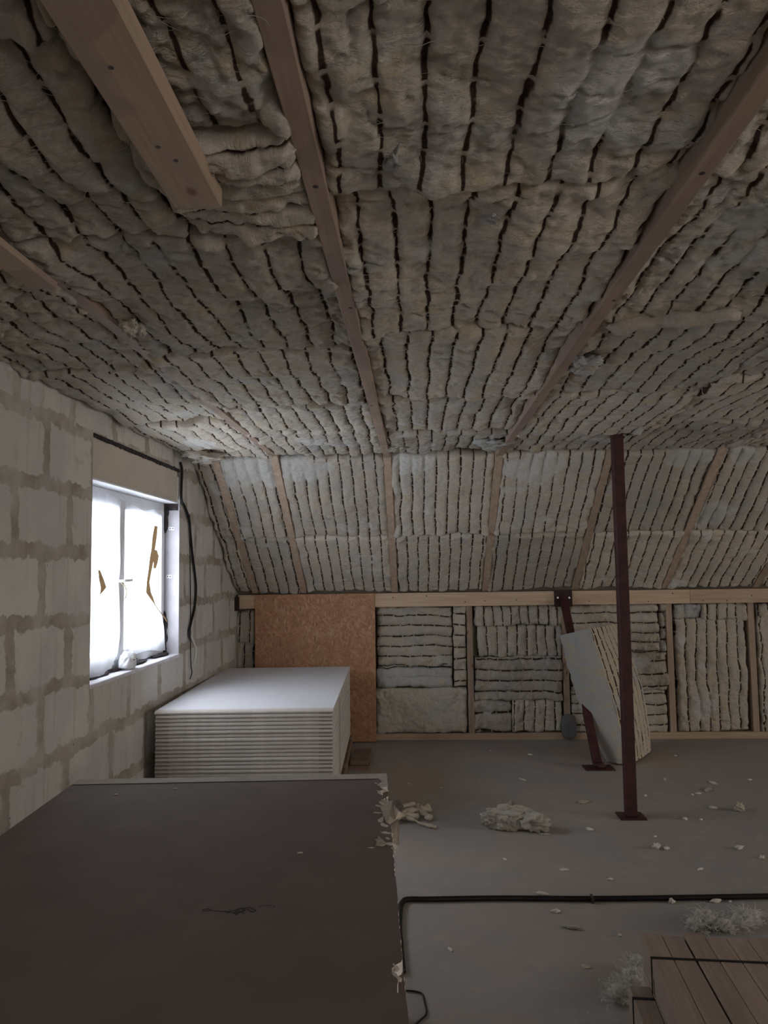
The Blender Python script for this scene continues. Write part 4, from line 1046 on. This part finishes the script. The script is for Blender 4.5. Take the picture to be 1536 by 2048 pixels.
for i in range(8):
    bundle_piece(i, Zt - 2 * bh - 0.001, Lt, -0.01, 0.004, '%s batten from the left in the second layer of the strapped bundle' % bn[i], 'battens of the strapped bundle')
for lz, ln in ((Zt - 3 * bh - 0.002, 'third'), (Zt - 4 * bh - 0.003, 'fourth'), (Zt - 5 * bh - 0.004, 'lowest')):
    for i, wh in ((-1, 'outermost left'), (0, 'second from left'), (3, 'middle'), (7, 'right-hand')):
        bundle_piece(i, lz, Lt, -0.14 if i < 0 else -0.02, 0.0, '%s batten in the %s layer of the strapped bundle' % (wh, ln), 'battens of the strapped bundle')
def strap_at(yl, xl, z_top, z_bot, label, x_end=0.6):
    c_, s_ = cos(rzt), sin(rzt); m_ = MB()
    m_.box(xl - 0.0025, x_end, yl, yl + 0.013, z_top + 0.0005, z_top + 0.0022).box(xl - 0.003, xl - 0.0008, yl, yl + 0.013, z_bot, z_top + 0.0022)
    o = mesh_obj('bundle_strap', m_.v, m_.f, 'black_rubber', None, (org.x, org.y, 0), rzt); return props(o, label, 'strap')
s_loc = on_plane(1305, 1918, 2, Zt) - org; yl = -s_loc.x * sin(rzt) + s_loc.y * cos(rzt)
strap_at(yl, 0.0, Zt, Zt - 2 * bh - 0.001, 'black strap across the top layer of the batten bundle')
s2 = on_plane(1273, 1998, 2, Zt - 2 * bh) - org; yl2 = -s2.x * sin(rzt) + s2.y * cos(rzt)
strap_at(yl2, -bw - 0.0015, Zt - 2 * bh - 0.002, 0.02, 'second black strap round the lower battens at the left', -0.002)

# translucent fluffy scraps
def fluff(name, pts_px, z, seed, label, n=130, spread=0.05, mat='fluffy_fibre', hgt=0.05):
    r = random.Random(seed); m_ = MB(); base = on_plane(pts_px[0][0], pts_px[0][1], 2, z)
    cs_ = [on_plane(u, v, 2, z) for u, v in pts_px]
    for k in range(n):
        c = cs_[r.randrange(len(cs_))]; p0 = c + Vector(((r.random() - .5) * spread, (r.random() - .5) * spread, 0.002 + r.random() * hgt * 0.4))
        pts = [p0]; a = r.random() * 6.28
        for s in range(6):
            a += (r.random() - .5) * 1.6; pts.append(pts[-1] + Vector((cos(a) * 0.012, sin(a) * 0.012, (r.random() - .4) * 0.3 * hgt)))
            if pts[-1].z < z + 0.002: pts[-1].z = z + 0.002
        m_.tube(pts, 0.0013 * (0.4 + r.random()), 3, cap=False)
    for c in cs_:
        m_.lump((c.x, c.y, z + hgt * 0.25), (spread * 0.55, spread * 0.5, hgt * 0.35), seed + c.x * 9, 0.6, 1.8, 4, flat=z + 0.001, crumple=0.9)
    return props(m_.build(name, mat, loc=(base.x, base.y, z), smooth=True), label, 'wool scrap')
fluff('fluffy_scrap', [(1395, 1856), (1412, 1850), (1430, 1854), (1448, 1857), (1408, 1838), (1490, 1846), (1500, 1838), (1478, 1852)], 0.005, 3, 'whitish fluffy wool scrap on the floor behind the batten bundle', 520, 0.06, hgt=0.06)
fluff('fluffy_scrap', [(1280, 1940), (1268, 1960), (1262, 1980), (1250, 1990), (1240, 2000), (1272, 1985)], 0.01, 5, 'wispy whitish wool scrap on the floor left of the batten bundle', 420, 0.06, hgt=0.07)

# ================================================================== FLOOR CLUTTER
def fz(u, v, z=0.0): return on_plane(u, v, 2, z)
path = [fz(2300, 1785), fz(1850, 1793), fz(1536, 1798), fz(1360, 1801), fz(1180, 1803), fz(1000, 1802), fz(860, 1804), fz(818, 1804), fz(806, 1809), fz(801, 1822), fz(799, 1860), fz(802, 1900), fz(806, 1950)]
sp = smooth_path([(p.x, p.y, 0.014) for p in path], 5)
fc = MB().tube(sp, 0.013, 10).build('floor_cable', 'black_rubber', loc=(path[6].x, path[6].y, 0), smooth=True); props(fc, 'long black conduit lying across the floor and bending at the stack', 'cable')
q = fz(1184, 1803); child(MB().box(q.x - 0.006, q.x + 0.006, q.y - 0.03, q.y + 0.02, 0.0, 0.029, bev=0.002), 'cable_clip', 'nail_steel', fc)
path = [fz(812, 1984), fz(826, 1985), fz(844, 1990), fz(849, 2005), fz(853, 2030), fz(840, 2044), fz(825, 2060)]
props(MB().tube(smooth_path([(p.x, p.y, 0.005) for p in path], 5), 0.004, 6).build('floor_wire', 'black_rubber', loc=(path[0].x, path[0].y, 0), smooth=True), 'thin curved wire on the floor at the bottom edge beside the stack', 'wire')
# crumpled wool heap
def heap(name, u, v, w, d, h, seed, label, mat='plain_glass_wool', pieces=9):
    q = fz(u, v); r = random.Random(seed); m_ = MB()
    for k in range(pieces):
        a = r.random() * 6.28; rr_ = 0.55 * math.sqrt(r.random())
        m_.lump((q.x + w / 2 * rr_ * cos(a), q.y + d / 2 * rr_ * sin(a), h * (0.15 + 0.45 * r.random() * (1 - rr_))), (w * 0.24 * (0.7 + 0.6 * r.random()), d * 0.2, h * 0.28), seed + k, 0.5, 1.5, 4, (r.random() - .5) * 1.6, flat=0.001, crumple=0.9)
    return props(m_.build(name, mat, loc=(q.x, q.y, 0), smooth=True), label, 'wool scrap')
heap('wool_heap', 1027, 1657, 0.40, 0.26, 0.17, 4, 'crumpled heap of torn wool on the floor in the middle', pieces=12)
def twisted(name, pts, r0, label, seed):
    m_ = MB(); r = random.Random(seed)
    for (pl_, rad) in zip(pts, r0):
        P_ = smooth_path([Vector((q.x, q.y, z)) for q, z in pl_], 6); rs = [rad * 0.75 * (0.6 + 1.1 * abs(mnoise.noise(Vector((i * 0.9, seed + rad * 90, 0))))) for i in range(len(P_))]; rs[-1] *= 0.3; rs[0] *= 0.6
        m_.tube(P_, rs, 9)
    q = pts[0][0][0]
    for v_i, v_ in enumerate(m_.v):
        w_ = Vector(v_); nz = mnoise.noise_vector(w_ * 22) * 0.016; w_ += nz; w_.z = max(w_.z * 0.8, 0.001); m_.v[v_i] = tuple(w_)
    return props(m_.build(name, 'torn_paper', loc=(q.x, q.y, 0), smooth=True), label, 'scrap')
twisted('twisted_scrap', [
    [(fz(790, 1650), 0.05), (fz(815, 1636), 0.05), (fz(840, 1630), 0.04), (fz(858, 1622), 0.03)],
    [(fz(800, 1640), 0.05), (fz(825, 1646), 0.03), (fz(850, 1654), 0.02), (fz(870, 1658), 0.015)],
    [(fz(800, 1630), 0.06), (fz(828, 1625), 0.06), (fz(846, 1634), 0.04), (fz(862, 1644), 0.02)],
    [(fz(780, 1640), 0.03), (fz(812, 1640), 0.035), (fz(838, 1640), 0.03)]], [0.042, 0.022, 0.030, 0.055], 'twisted pale scrap on the floor just behind the broken corner', 5)
# small single scraps with a place of their own
singles = [
    ('wool_scrap', 1478, 1622, 0.055, 0.040, 0.050, 'rounded wool lump on the floor near the right edge', 'plain_glass_wool'),
    ('wool_scrap', 1415, 1580, 0.075, 0.03, 0.015, 'flat brownish wool scrap near the right edge, furthest back', 'plain_glass_wool'),
    ('wool_scrap', 1425, 1566, 0.06, 0.025, 0.012, 'thin white scrap behind the flat brownish wool scrap', 'gypsum'),
    ('wool_scrap', 1427, 1617, 0.05, 0.03, 0.015, 'small pale scrap left of the rounded wool lump', 'gypsum'),
    ('wool_scrap', 1168, 1605, 0.09, 0.03, 0.015, 'white flat scrap on the floor left of the tall post base', 'plain_glass_wool'),
    ('wool_scrap', 1018, 1611, 0.11, 0.03, 0.018, 'thin wool scrap on the floor just behind the crumpled heap', 'plain_glass_wool'),
    ('wool_scrap', 1045, 1560, 0.06, 0.02, 0.010, 'pale flake on the floor between heap and low wall', 'gypsum'),
    ('wool_scrap', 1090, 1669, 0.055, 0.02, 0.008, 'thin flake on the floor right of the crumpled heap', 'plain_glass_wool'),
    ('wool_scrap', 1314, 1697, 0.045, 0.03, 0.028, 'pair of white crumbs on the floor in front of the post base', 'gypsum'),
    ('wool_scrap', 1129, 1740, 0.022, 0.035, 0.006, 'short white sliver on bare floor beyond the conduit', 'gypsum'),
    ('wool_scrap', 1142, 1857, 0.075, 0.022, 0.014, 'pale wool flake on the floor in front of the conduit', 'plain_glass_wool'),
    ('wool_scrap', 1112, 1824, 0.035, 0.02, 0.012, 'little pale crumb just in front of the conduit, left part', 'gypsum'),
    ('wool_scrap', 1173, 1934, 0.028, 0.028, 0.003, 'small flat paper square on the floor left of the bundle', 'torn_paper'),
    ('wool_scrap', 1343, 1806, 0.025, 0.02, 0.018, 'white crumb beside the conduit behind the bundle', 'gypsum'),
    ('wool_scrap', 1478, 1698, 0.04, 0.02, 0.02, 'white crumb on the floor between conduit and rounded lump', 'gypsum'),
    ('wool_scrap', 1524, 1716, 0.03, 0.02, 0.012, 'white crumb on the floor at the right edge of the photo', 'gypsum'),
]
for i, (nm, u, v, a, b, c, lab, mt) in enumerate(singles):
    q = fz(u, v)
    m_ = MB().lump((q.x, q.y, c * 0.45), (a * 0.5, b * 0.6, c * 0.5), i * 7 + 2, 0.9, 1.8, 3, i * 0.9, flat=0.0008)
    if 'pair' in lab: m_.lump((q.x + 0.05, q.y - 0.02, 0.008), (0.014, 0.012, 0.010), i + 50, 0.8, 2, 2, flat=0.0008)
    props(m_.build(nm, mt, loc=(q.x, q.y, 0), smooth=True), lab, 'scrap')
r8 = random.Random(88); crumb = None
for (u, v) in [(1385, 1590), (1396, 1588), (1291, 1593), (1370, 1639), (882, 1576), (1460, 1804), (1432, 1804), (1240, 1872), (1085, 1790), (1060, 1510), (980, 1502), (1350, 1512), (1402, 1640), (1311, 1674), (818, 1568), (1235, 1498), (1500, 1560), (900, 1900), (1010, 1720), (1220, 1760), (1400, 1740), (1180, 1660), (960, 1560), (1330, 1560)]:
    q = fz(u, v)
    if crumb is None:
        m_ = MB().lump((0, 0, 0.004), (0.011, 0.009, 0.006), 3, 0.8, 2, 2, flat=0.0006); o = mesh_obj('wool_crumb', m_.v, m_.f, 'gypsum', None, (q.x, q.y, 0), smooth=True); crumb = o
    else:
        o = crumb.copy(); COL.objects.link(o)
    s = 0.6 + 0.9 * r8.random(); o.location = (q.x, q.y, 0); o.rotation_euler = (0, 0, r8.random() * 6); o.scale = (s * (1 + r8.random()), s, s)
    props(o, 'tiny pale crumb scattered on the concrete floor', 'crumb', 'tiny crumbs on the floor')
